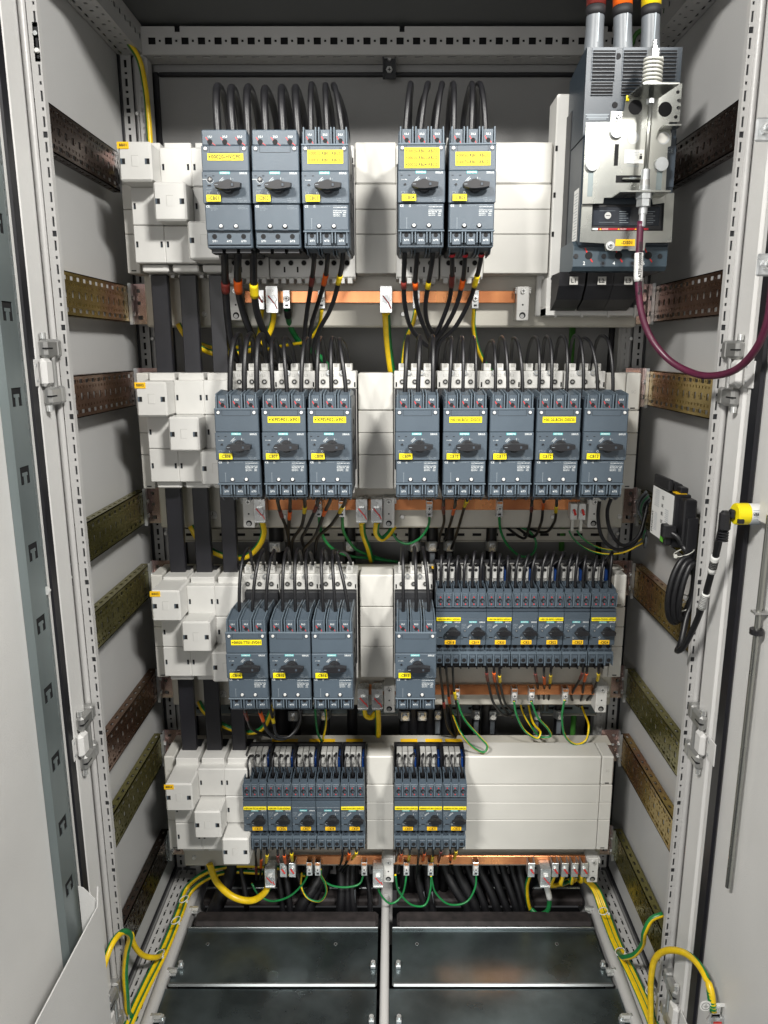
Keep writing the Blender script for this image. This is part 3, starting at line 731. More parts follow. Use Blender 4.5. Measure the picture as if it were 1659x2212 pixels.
# bar clamps
def clamp(i, px, kind, k, n):
    x = W(px, [642, 1100, 1500, 1868][i], 1.32).x; z = Zh(BARH[i]); m = MB()
    if kind == 'B':
        dz = -.006 if i < 3 else -.020
        m.box(x - .0105, x + .0105, 1.300, 1.3020, z - .020 + dz, z + .020 + dz, 'zinc_bright', .0006)
        m.box(x - .0105, x - .0090, 1.3022, 1.3260, z - .020 + dz, z + .020 + dz, 'zinc'); m.box(x + .0090, x + .0105, 1.3022, 1.3260, z - .020 + dz, z + .020 + dz, 'zinc')
        m.box(x - .0095, x + .0095, 1.2985, 1.3262, z - .0215 + dz, z - .0190 + dz, 'zinc_bright'); m.box(x - .0095, x + .0095, 1.2985, 1.3262, z + .0190 + dz, z + .0215 + dz, 'zinc_bright')
        o = m.build('clamp', None, (x, 1.32, z))
        b = MB(); b.cyl((x, z + dz), .0085, 1.2998, 1.2945, 'y', 'zinc_bright', 6, smooth=False); b.cyl((x, z + dz), .0068, 1.2945, 1.2940, 'y', 'zinc', 18)
        b.quad([(x - .0065, 1.29385, z + dz + .0055), (x - .0045, 1.29385, z + dz + .0065), (x + .0060, 1.29385, z + dz - .0065), (x + .0040, 1.29385, z + dz - .0075)], 'mark_red')
        b.quad([(x + .0040, 1.2997, z + dz - .0080), (x + .0060, 1.2997, z + dz - .0070), (x + .0095, 1.2997, z + dz - .0150), (x + .0078, 1.2997, z + dz - .0160)], 'mark_red')
        b.build('hex_bolt', o, (x, 1.32, z)); d = 'wide zinc clamp with red-marked hex bolt'
    elif kind == 's':
        dz = -.004 if i < 3 else -.008
        m.box(x - .0058, x + .0058, 1.312, 1.3135, z - .016 + dz, z + .014 + dz, 'zinc_bright', .0005)
        m.box(x - .0058, x - .0046, 1.3136, 1.3266, z - .016 + dz, z + .014 + dz, 'zinc'); m.box(x + .0046, x + .0058, 1.3136, 1.3266, z - .016 + dz, z + .014 + dz, 'zinc')
        m.box(x - .0045, x + .0045, 1.3105, 1.3119, z + .0085 + dz, z + .0125 + dz, 'copper' if i else 'zinc'); m.box(x - .0025, x + .0025, 1.3118, 1.3112, z - .0125 + dz, z - .0095 + dz, 'hole_black')
        o = m.build('clamp', None, (x, 1.32, z)); MB().screw(x, z + dz, 1.3119, .0052, 'zinc_bright').build('screw', o, (x, 1.32, z)); d = 'narrow clamp with cross screw'
    elif kind == 'S':
        m.box(x - .0068, x + .0068, 1.305, 1.307, z - .022, z + .010, 'zinc_bright', .0005); m.box(x - .0068, x - .0055, 1.3072, 1.3266, z - .022, z + .010, 'zinc'); m.box(x + .0055, x + .0068, 1.3072, 1.3266, z - .022, z + .010, 'zinc')
        o = m.build('clamp', None, (x, 1.32, z)); b = MB(); b.cyl((x, z - .004), .0052, 1.3048, 1.3010, 'y', 'zinc_bright', 12)
        b.quad([(x - .004, 1.3008, z - .001), (x - .001, 1.3008, z + .001), (x + .0055, 1.3008, z - .010), (x + .003, 1.3008, z - .0115)], 'mark_red'); b.build('screw', o, (x, 1.32, z)); d = 'slim clamp with red-painted screw'
    else:  # white spring terminal
        m.box(x - .0062, x + .0062, 1.306, 1.3262, z - .024, z + .006, 'paper_white', .0008)
        m.box(x - .0025, x + .0025, 1.312, 1.317, z - .046, z - .0242, 'tie_white')
        o = m.build('spring_terminal', None, (x, 1.32, z)); b = MB(); b.cyl((x, z - .008), .0045, 1.3058, 1.304, 'y', 'zinc_bright', 12); b.quad([(x - .003, 1.3038, z - .004), (x + .001, 1.3038, z - .003), (x + .005, 1.3038, z - .014), (x + .001, 1.3038, z - .016)], 'mark_red'); b.build('screw', o, (x, 1.32, z)); d = 'white terminal with red-painted screw'
    num = ['first', 'second', 'third', 'fourth', 'fifth', 'sixth', 'seventh', 'eighth', 'ninth', 'tenth', 'eleventh', 'twelfth', 'thirteenth', 'fourteenth', 'fifteenth', 'sixteenth', 'seventeenth'][k]
    tag(o, f"{d}, {num} from left on the {ROWN[i]} row's copper bar", 'clamp', 'earth clamps on the copper bars')
CL = [[(565, 'S'), (591, 'B'), (620, 's'), (695, 's'), (834, 'B'), (899, 's'), (1026, 's')],
      [(565, 'B'), (689, 's'), (739, 's'), (782, 'B'), (814, 'B'), (927, 's'), (1078, 's'), (1236, 'w'), (1254, 'w')],
      [(785, 'B'), (815, 'B'), (986, 's'), (1110, 's'), (1147, 's'), (1219, 's')],
      [(586, 'B'), (614, 'S'), (633, 'S'), (669, 's'), (687, 's'), (787, 's'), (817, 'B'), (878, 's'), (930, 's'), (1027, 's'), (1145, 'S'), (1175, 'B'), (1196, 'S'), (1217, 'S'), (1238, 'S'), (1259, 'S')]]
for i, L_ in enumerate(CL):
    for k, (px, kd) in enumerate(L_): clamp(i, px, kd, k, len(L_))
# slotted cable rails behind the gaps, with saddle clamps
for i, (hh, lab) in enumerate(((.3647, 'between the second and third rows'), (.745, 'between the third and bottom rows'), (1.095, 'just under the bottom row'))):
    m = MB(); hs = []
    x = .02
    while x < .86: hs.append((x, x + .018, .0085, .0145)); x += .034
    m.perf((-.435, 1.448, Zh(hh) - .012), (1, 0, 0), (0, 0, 1), (0, -1, 0), .87, .023, .0015, hs, 'plate_cream' if i == 0 else 'galvanised')
    m.box(-.434, .434, 1.452, 1.454, Zh(hh) - .011, Zh(hh) + .010, 'hole_black'); m.box(-.435, .435, 1.441, 1.4495, Zh(hh) + .0112, Zh(hh) + .0127, 'plate_cream'); m.box(-.435, .435, 1.441, 1.4495, Zh(hh) - .0137, Zh(hh) - .0122, 'plate_cream')
    tag(m.build('slotted_rail', None, (0, 1.45, Zh(hh))), 'slotted grey steel cable rail ' + lab, 'rail', 'slotted cable rails')
def drop(x, hh, rr, lab, k, foot=1.17, lean=0, yy=1.432, sleeve=True):
    """armoured cable strapped to a rail by a saddle clamp"""
    zc = Zh(hh)
    pts = [(x, yy, zc + .055), (x, yy, zc), (x + lean * .1, yy, zc - .08), (x + lean, yy - .01, Zh(foot))]
    c = tag(MB().tube(smooth_path(pts, .03), rr, 'cable_black', 12).build('armoured_cable', None, pts[1]), lab, 'cable', 'thick black cables rising behind the rows')
    m = MB(); m.cyl((x, yy), rr + .0022, zc - .026, zc - .008, 'z', 'zinc', 16); m.box(x - rr * .8, x + rr * .8, yy - rr - .008, yy - rr - .003, zc - .026, zc - .004, 'zinc', .002); m.cyl((x, zc - .015), .006, yy - rr - .009, yy - rr - .0145, 'y', 'zinc_bright', 6, smooth=False)
    s_ = tag(m.build('saddle_clamp', None, (x, yy, zc)), 'saddle clamp on the ' + lab.replace('black cable strapped', 'cable'), 'clamp', 'saddle clamps on the cable rails')
    if sleeve:
        a = rr + .0006; l = MB(); l.box(x - .005, x + .005, yy - a - .0008, yy - a, zc - .060, zc - .030, 'sleeve_grey')
        for q in range(5): l.box(x - .003 + q * .0014, x - .0026 + q * .0014, yy - a - .0011, yy - a - .0009, zc - .058, zc - .033, 'ink_grey')
        l.build('cable_label', c, pts[1])
for k, (x, r_) in enumerate(((-.230, .0150), (-.083, .0110), (.045, .0120), (.081, .0115), (.115, .0095), (.199, .0105))):
    drop(x, .366, r_, f'{["thickest", "second", "third", "fourth", "fifth", "sixth"][k]} black cable strapped from the left, between the second and third rows', k, sleeve=(k > 1))
for k, (x, r_) in enumerate(((-.205, .013), (-.140, .010), (.028, .0125), (.064, .012), (.0965, .0085), (.1775, .0085), (.211, .0095), (.303, .0095), (.351, .0085))):
    drop(x, .731, r_, f'{["first", "second", "third", "fourth", "fifth", "sixth", "seventh", "eighth", "ninth"][k]} black cable strapped from the left, between the third and bottom rows', k, sleeve=(k > 3), lean=random.uniform(-.01, .01))
# ================================================================== BREAKERS
FX = [-.238, -.1663, -.0953, .0427, .1157]       # large breaker centres, top row
R2X = [-.2385, -.1660, -.0955, .0395, .1132, .1850, .2570, .3300]
R3X = [-.2392, -.1673, -.0978, .0397]
ZT = [-.2834, .0905, .455]
def arc_poly(x, z, r0, r1, a0, a1, n=6):
    p = [(x + r1 * math.cos(math.radians(a0 + (a1 - a0) * i / n)), z + r1 * math.sin(math.radians(a0 + (a1 - a0) * i / n))) for i in range(n + 1)]
    q = [(x + r0 * math.cos(math.radians(a0 + (a1 - a0) * i / n)), z + r0 * math.sin(math.radians(a0 + (a1 - a0) * i / n))) for i in range(n + 1)]
    return p + q[::-1]
def make_large(fins, dial):
    root = thing('circuit_breaker', 'grey blue circuit breaker', 'circuit breaker', (0, 0, 0), 'large circuit breakers')
    B = 'breaker_blue'; h = .0337
    m = MB()
    m.box(-h + .0006, h - .0006, .006, .040, -.1385, .0165, B, .0015)
    m.box(-h + .0012, h - .0012, .0402, .128, -.1400, .0155, 'breaker_side', .002)
    for k in range(5): m.box(h - .0010, h - .0002, .05 + k * .013, .055 + k * .013, -.09 + (k % 3) * .03, -.082 + (k % 3) * .03, 'hole_black'); m.box(-h + .0010, -h + .0002, .05 + k * .013, .055 + k * .013, -.09 + (k % 3) * .03, -.082 + (k % 3) * .03, 'hole_black')
    m.build('body', root)
    # front cover: top panel, toggle panel, lower panel
    m = MB()
    m.box(-h, h, .0, .0058, -.0345, .0, B, .0012); m.box(-h - .0003, h + .0003, -.0022, .0058, -.0780, -.0347, B, .0010); m.box(-h + .001, h - .001, .0006, .0058, -.1145, -.0782, B, .0012)
    for (x0, x1, z0, z1) in ((-.022, .022, -.0095, -.0091), (-.022, -.0216, -.0095, .0), (.0216, .022, -.0095, .0)): m.box(x0, x1, -.0001, -.0003, z0, z1, 'hole_black')
    for q in (-1, 1): m.cyl((q * .0275, -.0045), .0042, -.0001, -.0003, 'y', 'breaker_dark', 14)
    for q in (-.0105, .0112): m.cyl((q, -.1085), .0040, .0005, .0003, 'y', 'breaker_dark', 14); m.box(q - .004, q + .004, .0003, .0005, -.1143, -.1085, 'breaker_dark')
    yt = -.00235
    m.box(-.0085, .0065, yt, yt - .0002, -.0388, -.0352, 'teal'); m.text('SIEMENS', -.001, -.0370, yt - .0003, .0027, 'paper_white', .0136)
    m.text('SIRIUS', .0305, -.0374, yt, .0027, 'ink_white', .0105, 'r')
    for x in (-.0285, -.0175): m.box(x - .0015, x + .0015, yt, yt - .0001, -.0415, -.0405, 'hole_black')
    if dial:
        m.cyl((-.0225, -.0455), .0036, yt, yt - .0012, 'y', 'black_plastic', 16); m.box(-.0250, -.0200, yt - .0013, yt - .0014, -.0459, -.0451, 'hinge_zinc'); m.box(-.0229, -.0221, yt - .0013, yt - .0014, -.0478, -.0432, 'hinge_zinc')
        m.box(-.0335, -.0262, yt, yt - .0001, -.0458, -.0453, 'ink_white')
        for a in range(200, 350, 22): m.quad([(-.0225 + r_ * math.cos(math.radians(a + d)), yt - .0001, -.0455 + r_ * math.sin(math.radians(a + d))) for r_, d in ((.0046, -3), (.0058, -3), (.0058, 3), (.0046, 3))], 'ink_white')
        m.text('0.08 0.10 0.12', -.0245, -.0575, yt - .0001, .0013, 'ink_grey', .009); m.text('0.14 1000 A', -.0240, -.0612, yt - .0001, .0016, 'ink_grey', .009)
        m.box(-.0265, -.0215, yt, yt - .0003, -.0548, -.0533, 'hole_black')
    else:
        m.text('I> = 90A', -.0245, -.0468, yt - .0001, .0014, 'ink_white', .008)
        m.cyl((-.0235, -.0530), .0014, yt, yt - .002, 'y', 'black_plastic', 10); m.box(-.0265, -.0230, yt, yt - .0003, -.0536, -.0524, 'breaker_dark')
    m.box(-.0290, -.0242, yt, yt - .0002, -.0652, -.0626, 'ink_grey'); m.box(-.0286, -.0246, yt - .0002, yt - .0003, -.0649, -.0629, 'breaker_dark'); m.text('TEST', -.0205, -.0638, yt - .0001, .0014, 'ink_grey', .0035)
    m.add([(x, yt - .0001, z) for x, z in arc_poly(.004, -.057, .0133, .0137, 118, 150)], [tuple(range(14))], 'ink_white'); m.add([(x, yt - .0001, z) for x, z in arc_poly(.004, -.057, .0158, .0162, 118, 150)], [tuple(range(14))], 'ink_white')
    m.add([(x, yt - .0001, z) for x, z in arc_poly(.004, -.057, .0143, .0153, 124, 146)], [tuple(range(14))], 'ink_grey')
    m.box(.0070, .0074, yt, yt - .0001, -.0468, -.0433, 'ink_white'); m.text('ON', .0100, -.0452, yt - .0001, .0016, 'ink_grey', .0028)
    m.add([(x, yt - .0001, z) for x, z in arc_poly(-.0112, -.0640, .0013, .0017, 0, 360, 14)], [tuple(range(30))], 'ink_white')
    m.text('3~ 400V', .0185, -.0715, yt - .0001, .0013, 'ink_grey', .009); m.text('G220913   *E04*', .0225, -.0741, yt - .0001, .0013, 'ink_grey', .0155); m.text('690V 50/60 Hz', .0240, -.0763, yt - .0001, .0013, 'ink_grey', .0145)
    yl = .00045
    m.text('CE', -.0282, -.0815, yl, .0030, 'ink_white', .005)
    if dial:
        for q, (t, w_) in enumerate((('UKCA Gr. 40 6947', .013), ('IEC 60947-2', .010), ('Made in Germany', .011), ('-20C / +60C', .008))): m.text(t, -.0245 if q else -.0185, -.0805 - q * .0021, yl, .0012, 'ink_grey', w_, 'l')
        m.text('Siemens AG', .0150, -.0805, yl, .0012, 'ink_grey', .010, 'l'); m.text('D-92220 Amberg', .0150, -.0828, yl, .0012, 'ink_grey', .010, 'l'); m.text('Open only when dead', .0150, -.0846, yl, .0011, 'ink_grey', .0145, 'l')
    else:
        m.text('UK', -.0165, -.0805, yl, .0014, 'ink_white', .003); m.text('CA', -.0165, -.0824, yl, .0014, 'ink_white', .003); m.text('Siemens plc M17 1EF', .0, -.0815, yl, .0011, 'ink_grey', .0165)
        for q, (t, w_) in enumerate((('TYPE E COMB', .014), ('VOLTS MAX 600Y/347V~', .0205), ('50/60Hz', .007), ('INTERRUPTING RATING', .019), ('MAX.RMS SYM.   AMPS', .019), ('600Y/347V~     20kA', .0195), ('480Y/277V~     65kA', .0195))): m.text(t, .0105, -.0805 - q * .00235, yl, .00135, 'ink_grey' if q in (0, 2) else 'ink_white', w_, 'l')
        m.box(-.0213, -.0209, yl, yl + .0001, -.1130, -.0980, 'ink_grey'); m.box(-.0222, -.0200, yl, yl + .0001, -.0984, -.0980, 'ink_grey')
    m.build('front_cover', root)
    for (x, z, y) in ((-.0275, -.0045, 0), (.0275, -.0045, 0), (-.0105, -.1085, .0004), (.0112, -.1085, .0004)): MB().screw(x, z, y, .0027, 'zinc_bright', cross=False).build('screw', root)
    # rotary handle
    m = MB(); hx, hz = .0035, -.0560
    m.cyl((hx, hz), .0098, -.0025, -.0060, 'y', 'black_plastic', 22); m.cyl((hx, hz), .0095, -.0060, -.0105, 'y', 'black_plastic', 22, r2=.0085)
    out = [(-.0185, -.0008), (-.0170, -.0036), (-.0090, -.0062), (.0, -.0068), (.0100, -.0056), (.0200, -.0036), (.0205, .0036), (.0100, .0054), (.0, .0064), (-.0090, .0058), (-.0170, .0034), (-.0185, .0008)]
    n_ = len(out)
    vs = [(hx + a, -.0095, hz + b) for a, b in out] + [(hx + a * .96, -.0185, hz + b * .80) for a, b in out]
    m.add(vs, [tuple(range(n_)), tuple(range(n_, 2 * n_))[::-1]] + [(i, n_ + i, n_ + (i + 1) % n_, (i + 1) % n_) for i in range(n_)], 'black_plastic')
    m.box(hx - .0165, hx - .0120, -.0186, -.0187, hz - .0003, hz + .0003, 'ink_grey')
    m.box(hx + .0062, hx + .0105, -.0186, -.0189, hz - .0024, hz + .0026, 'black_matte', .0001); m.box(hx + .0070, hx + .0098, -.0190, -.0191, hz - .0016, hz + .0018, 'breaker_dark')
    m.build('rotary_handle', root)
    # terminals
    for top in (True, False):
        m = MB()
        if not fins:
            if top:
                m.box(-h + .001, h - .002, .0030, .050, .0006, .0215, B, .0012)
                for k, t in enumerate(('1/L1', '3/L2', '5/L3')):
                    x = (-.0212, .0, .0212)[k]; m.cyl((x, .0052), .0037, .0029, .0027, 'y', 'hole_black', 16); m.text(t, x + .0005, .0122, .0028, .0026, 'ink_white')
                    m.quad([(x - .0060, .00285, .0112), (x - .0052, .00285, .0118), (x - .0022, .00285, .0075), (x - .0030, .00285, .0070)], 'mark_red'); m.quad([(x + .0022, .00285, .0042), (x + .0028, .00285, .0048), (x + .0080, .00285, .0008), (x + .0074, .00285, .0002)], 'mark_red')
            else:
                m.prism([(.0030, -.1180), (.0030, -.1335), (.0140, -.1385), (.05, -.1385), (.05, -.1180)], 'x', -h + .003, h - .003, B)
                for k, t in enumerate(('2/T1', '4/T2', '6/T3')):
                    x = (-.0212, .0, .0212)[k]; m.cyl((x, -.1225), .0036, .0029, .0027, 'y', 'hole_black', 16); m.text(t, x, -.1290, .0028, .0026, 'ink_white')
                    m.box(x - .008, x + .008, .014, .04, -.1440, -.1386, 'breaker_side')
        else:
            if top:
                m.box(-h + .001, h - .001, .0060, .030, .0008, .0195, B, .0006); m.prism([(.030, .0008), (.030, .0160), (.048, .0185), (.105, .0170), (.105, .0008)], 'x', -h + .001, h - .001, 'breaker_dark')
                m.box(-h, h, -.0010, .006, -.0004, .0022, 'breaker_blue_light', .0006)
                for k, t in enumerate(('1/L1', '3/L2', '5/L3')):
                    x = (-.0212, .0005, .0222)[k]
                    m.box(x - .0072, x + .0072, .0035, .0060, .0022, .0215, B, .0004)
                    m.prism([(.0061, .0215), (.030, .0245), (.048, .0265), (.048, .0200), (.03, .0170), (.0061, .017)], 'x', x - .0070, x + .0070, B)
                    m.cyl((x, .0068), .0032, .0034, .0032, 'y', 'hole_black', 14); m.text(t, x, .0150, .0033, .0026, 'ink_white')
                    m.quad([(x - .0055, .0033, .0122), (x - .0045, .0033, .0128), (x - .0020, .0033, .0082), (x - .0030, .0033, .0076)], 'mark_red'); m.quad([(x + .0022, .0033, .0062), (x + .0032, .0033, .0062), (x + .0050, .0033, .0028), (x + .0040, .0033, .0026)], 'mark_red')
                    for q in (-1, 1):
                        xf = x + q * .0086; m.prism([(.0, .0022), (.0, .0240), (.040, .0285), (.104, .0225), (.104, .0022)], 'x', xf - .0008, xf + .0008, 'breaker_blue_light')
            else:
                m.box(-h + .001, h - .001, .0060, .06, -.1370, -.1148, B, .0006); m.box(-h, h, -.0006, .0058, -.1170, -.1146, 'breaker_blue_light', .0006)
                for k, t in enumerate(('2/T1', '4/T2', '6/T3')):
                    x = (-.0215, .0, .0215)[k]
                    m.box(x - .0066, x + .0066, .0040, .0060, -.1345, -.1172, B, .0004)
                    m.prism([(.0061, -.1345), (.0061, -.136), (.022, -.142), (.06, -.142), (.06, -.1345)], 'x', x - .0066, x + .0066, 'breaker_dark')
                    m.cyl((x, -.1212), .0032, .0039, .0037, 'y', 'hole_black', 14); m.text(t, x, -.1282, .0038, .0026, 'ink_white')
                    for q in (-1, 1):
                        xf = x + q * .0084; m.prism([(.0, -.1172), (.0, -.1320), (.022, -.1460), (.075, -.1460), (.075, -.1172)], 'x', xf - .0008, xf + .0008, 'breaker_blue_light')
        m.build('terminal_block', root)
    t = MB(); t.box(-.0275, -.0085, -.0030, -.0050, -.0755, -.0660, 'breaker_dark'); t.box(-.0282, -.0078, -.0051, -.0058, -.0760, -.0668, 'tag_yellow', .0002); t.build('marker_plate', root)
    return root
PR = {('f', 'd'): make_large(True, False), ('p', 'd'): make_large(False, True)}
used = set()
def place(key, loc, nm, label, lines, tagpart='marker_plate', group=None):
    src = PR[key]
    if key in used: o = dup(src, loc, label, group)
    else:
        used.add(key); o = src; o.location = loc; o['label'] = label
        if group: o['group'] = group
    return o
PLACED = []
LAB = {1: ['+00020-HVCP01'], 3: ['+00010-RB01-RBC01', '+00030-RB01-RBC01'], 4: ['+00020-RB01-RBC01', '+00020-RB03-RBC01', '+00020-RB04-RBC01'], 5: ['+00050-RB01-RBC01', '+00070-RB01-RBC01'],
       7: ['+XPDP01-XF01'], 8: ['+XPDP02-XF01'], 10: ['+00100-BC01-DISC01'], 12: ['+00120-BC01-DISC01'], 14: ['+00020-TT01-SVD01']}
allb = [(i + 1, FX[i], ZT[0] + (0 if i < 3 else -.001)) for i in range(5)] + [(i + 6, R2X[i], ZT[1]) for i in range(8)] + [(i + 14, R3X[i], ZT[2]) for i in range(4)]
LOCS = {}
plan = []
for n, x, h in allb:
    key = ('p', 'd') if n <= 2 else ('f', 'd')
    plan.append((n, x, h, key))
# copies are made before the tags are added so that every breaker carries only its own writing
for n, x, h, key in plan:
    r = 0 if n < 6 else 1 if n < 14 else 2
    L_ = LAB.get(n, [])
    lb = f"large blue-grey breaker marked -CB{n:02d} in the {ROWN[r]} row, " + (f"yellow plate {L_[0]}" if L_ else 'no yellow plate on its top panel')
    PLACED.append((n, x, h, key, lb))
objs = {}
for n, x, h, key, lb in reversed(PLACED):
    loc = Vector((x, 1.142, Zh(h)))
    last = not any(k2 == key for (n2, _, _, k2, _) in PLACED if n2 < n)
    if last: o = PR[key]; o.location = loc; o['label'] = lb
    else: o = dup(PR[key], loc, lb)
    o.rotation_euler = (0, math.radians(random.uniform(-.3, .3)), math.radians(random.uniform(-.5, .5)))
    objs[n] = o; LOCS[n] = loc
for n, x, h, key, lb in PLACED:
    o = objs[n]; loc = LOCS[n]
    t = MB(); t.text('-CB%02d' % n, -.0180, -.0713, -.00595, .0048, 'ink_black', .0155)
    t.build('printed_code', [c for c in o.children if c.name.startswith('marker_plate')][0])
    L_ = LAB.get(n, [])
    if L_:
        t = MB(); k = len(L_); big = n in (1, 7, 8); hh = .0092 if big else .0088
        ww = {1: .0510, 3: .0510, 4: .0500, 5: .0500, 7: .0500, 8: .0500, 10: .0500, 12: .0510, 14: .0500}[n] if n != 7 else .0495
        z0 = -.0152 if k == 1 else -.0105 if k == 2 else -.0085
        if n in (5,): z0 = -.0140
        xo = .0005
        for q, s_ in enumerate(L_):
            zc = z0 - q * (.0090 if k > 1 else 0)
            t.box(xo - ww / 2, xo + ww / 2, -.0002, -.0007, zc - hh / 2 - .0002, zc + hh / 2, 'tag_yellow'); t.text(s_, xo, zc, -.0009, .0050 if big else .0044, 'ink_black', ww * .95)
        t.build('yellow_plate', o)
# adapters behind the large breakers
def make_adapter(i):
    root = thing('breaker_adapter', 'x', 'adapter', (0, 0, 0), 'pale adapters behind the large breakers')
    m = MB(); hgt = .205
    m.box(-.0352, .0352, 1.283 - 1.142, 1.340 - 1.142, -.030, -.0005, 'plastic_adapter', .0015)
    for x in (-.0215, -.0, .0215):
        m.box(x - .006, x + .006, .146, .180, -.0003, .0120, 'plastic_adapter', .0008); m.box(x - .0030, x + .0030, .1455, .1462, .006, .0122, 'ink_emboss')
        m.cyl((x, -.0185), .0052, .1409, .1402, 'y', 'ink_emboss', 16); m.cyl((x, -.0185), .0040, .1401, .1398, 'y', 'hole_black', 14); m.cyl((x, -.0185), .0022, .1397, .1394, 'y', 'hinge_zinc', 8)
        m.text('L%d' % (round(x / .0215) + 2), x - .001, -.0075, .1408, .0045, 'ink_emboss')
    for x in (-.011, .0115): m.cyl((x, -.0030), .0042, .1409, .137, 'y', 'zinc', 14); m.cyl((x, -.0030), .0025, .1369, .1367, 'y', 'ink_emboss', 6)
    for x in (-.0315, .0325):
        m.box(x - .0012, x + .0012, .1409, .1405, -.0270, -.0190, 'hole_black')
    m.build('upper_terminals', root)
    m = MB(); m.box(-.0345, .0345, .129, .145, -.168, -.0305, 'breaker_side', .001); m.box(-.0352, .0352, .1452, .195, -hgt, -.0305, 'plastic_adapter', .001)
    m.box(-.0310, .0310, .1500, .1505, -.035, -.0330, 'hole_black')
    m.build('carrier', root)
    m = MB(); m.box(-.0352, .0352, .141, .198, -.203, -.1695, 'plastic_adapter', .0015)
    for x in (-.0215, -.0, .0215): m.cyl((x, -.1800), .0050, .1409, .1402, 'y', 'ink_emboss', 16); m.cyl((x, -.1800), .0040, .1401, .1398, 'y', 'hole_black', 14)
    for x in (-.0108, .0108): m.box(x - .0014, x + .0014, .1409, .1405, -.1950, -.186, 'hole_black')
    for x in (-.030, -.017, -.004, .009, .022): m.box(x, x + .008, .142, .165, -.2125, -.2032, 'plastic_adapter', .0008)
    m.build('lower_terminals', root)
    return root
AD = make_adapter(0); first = True
for n, x, h, key, lb in PLACED:
    r = 0 if n < 6 else 1 if n < 14 else 2
    zt = Zh(CTOP[r] - .004) if r else Zh(CTOP[0] + .006)
    ax = x if n != 17 else x
    L_ = f'pale plastic busbar adapter directly behind the breaker marked -CB{n:02d}'
    loc = (ax, 1.142, zt)
    if first: AD.location = loc; AD['label'] = L_; first = False
    else: dup(AD, loc, L_)
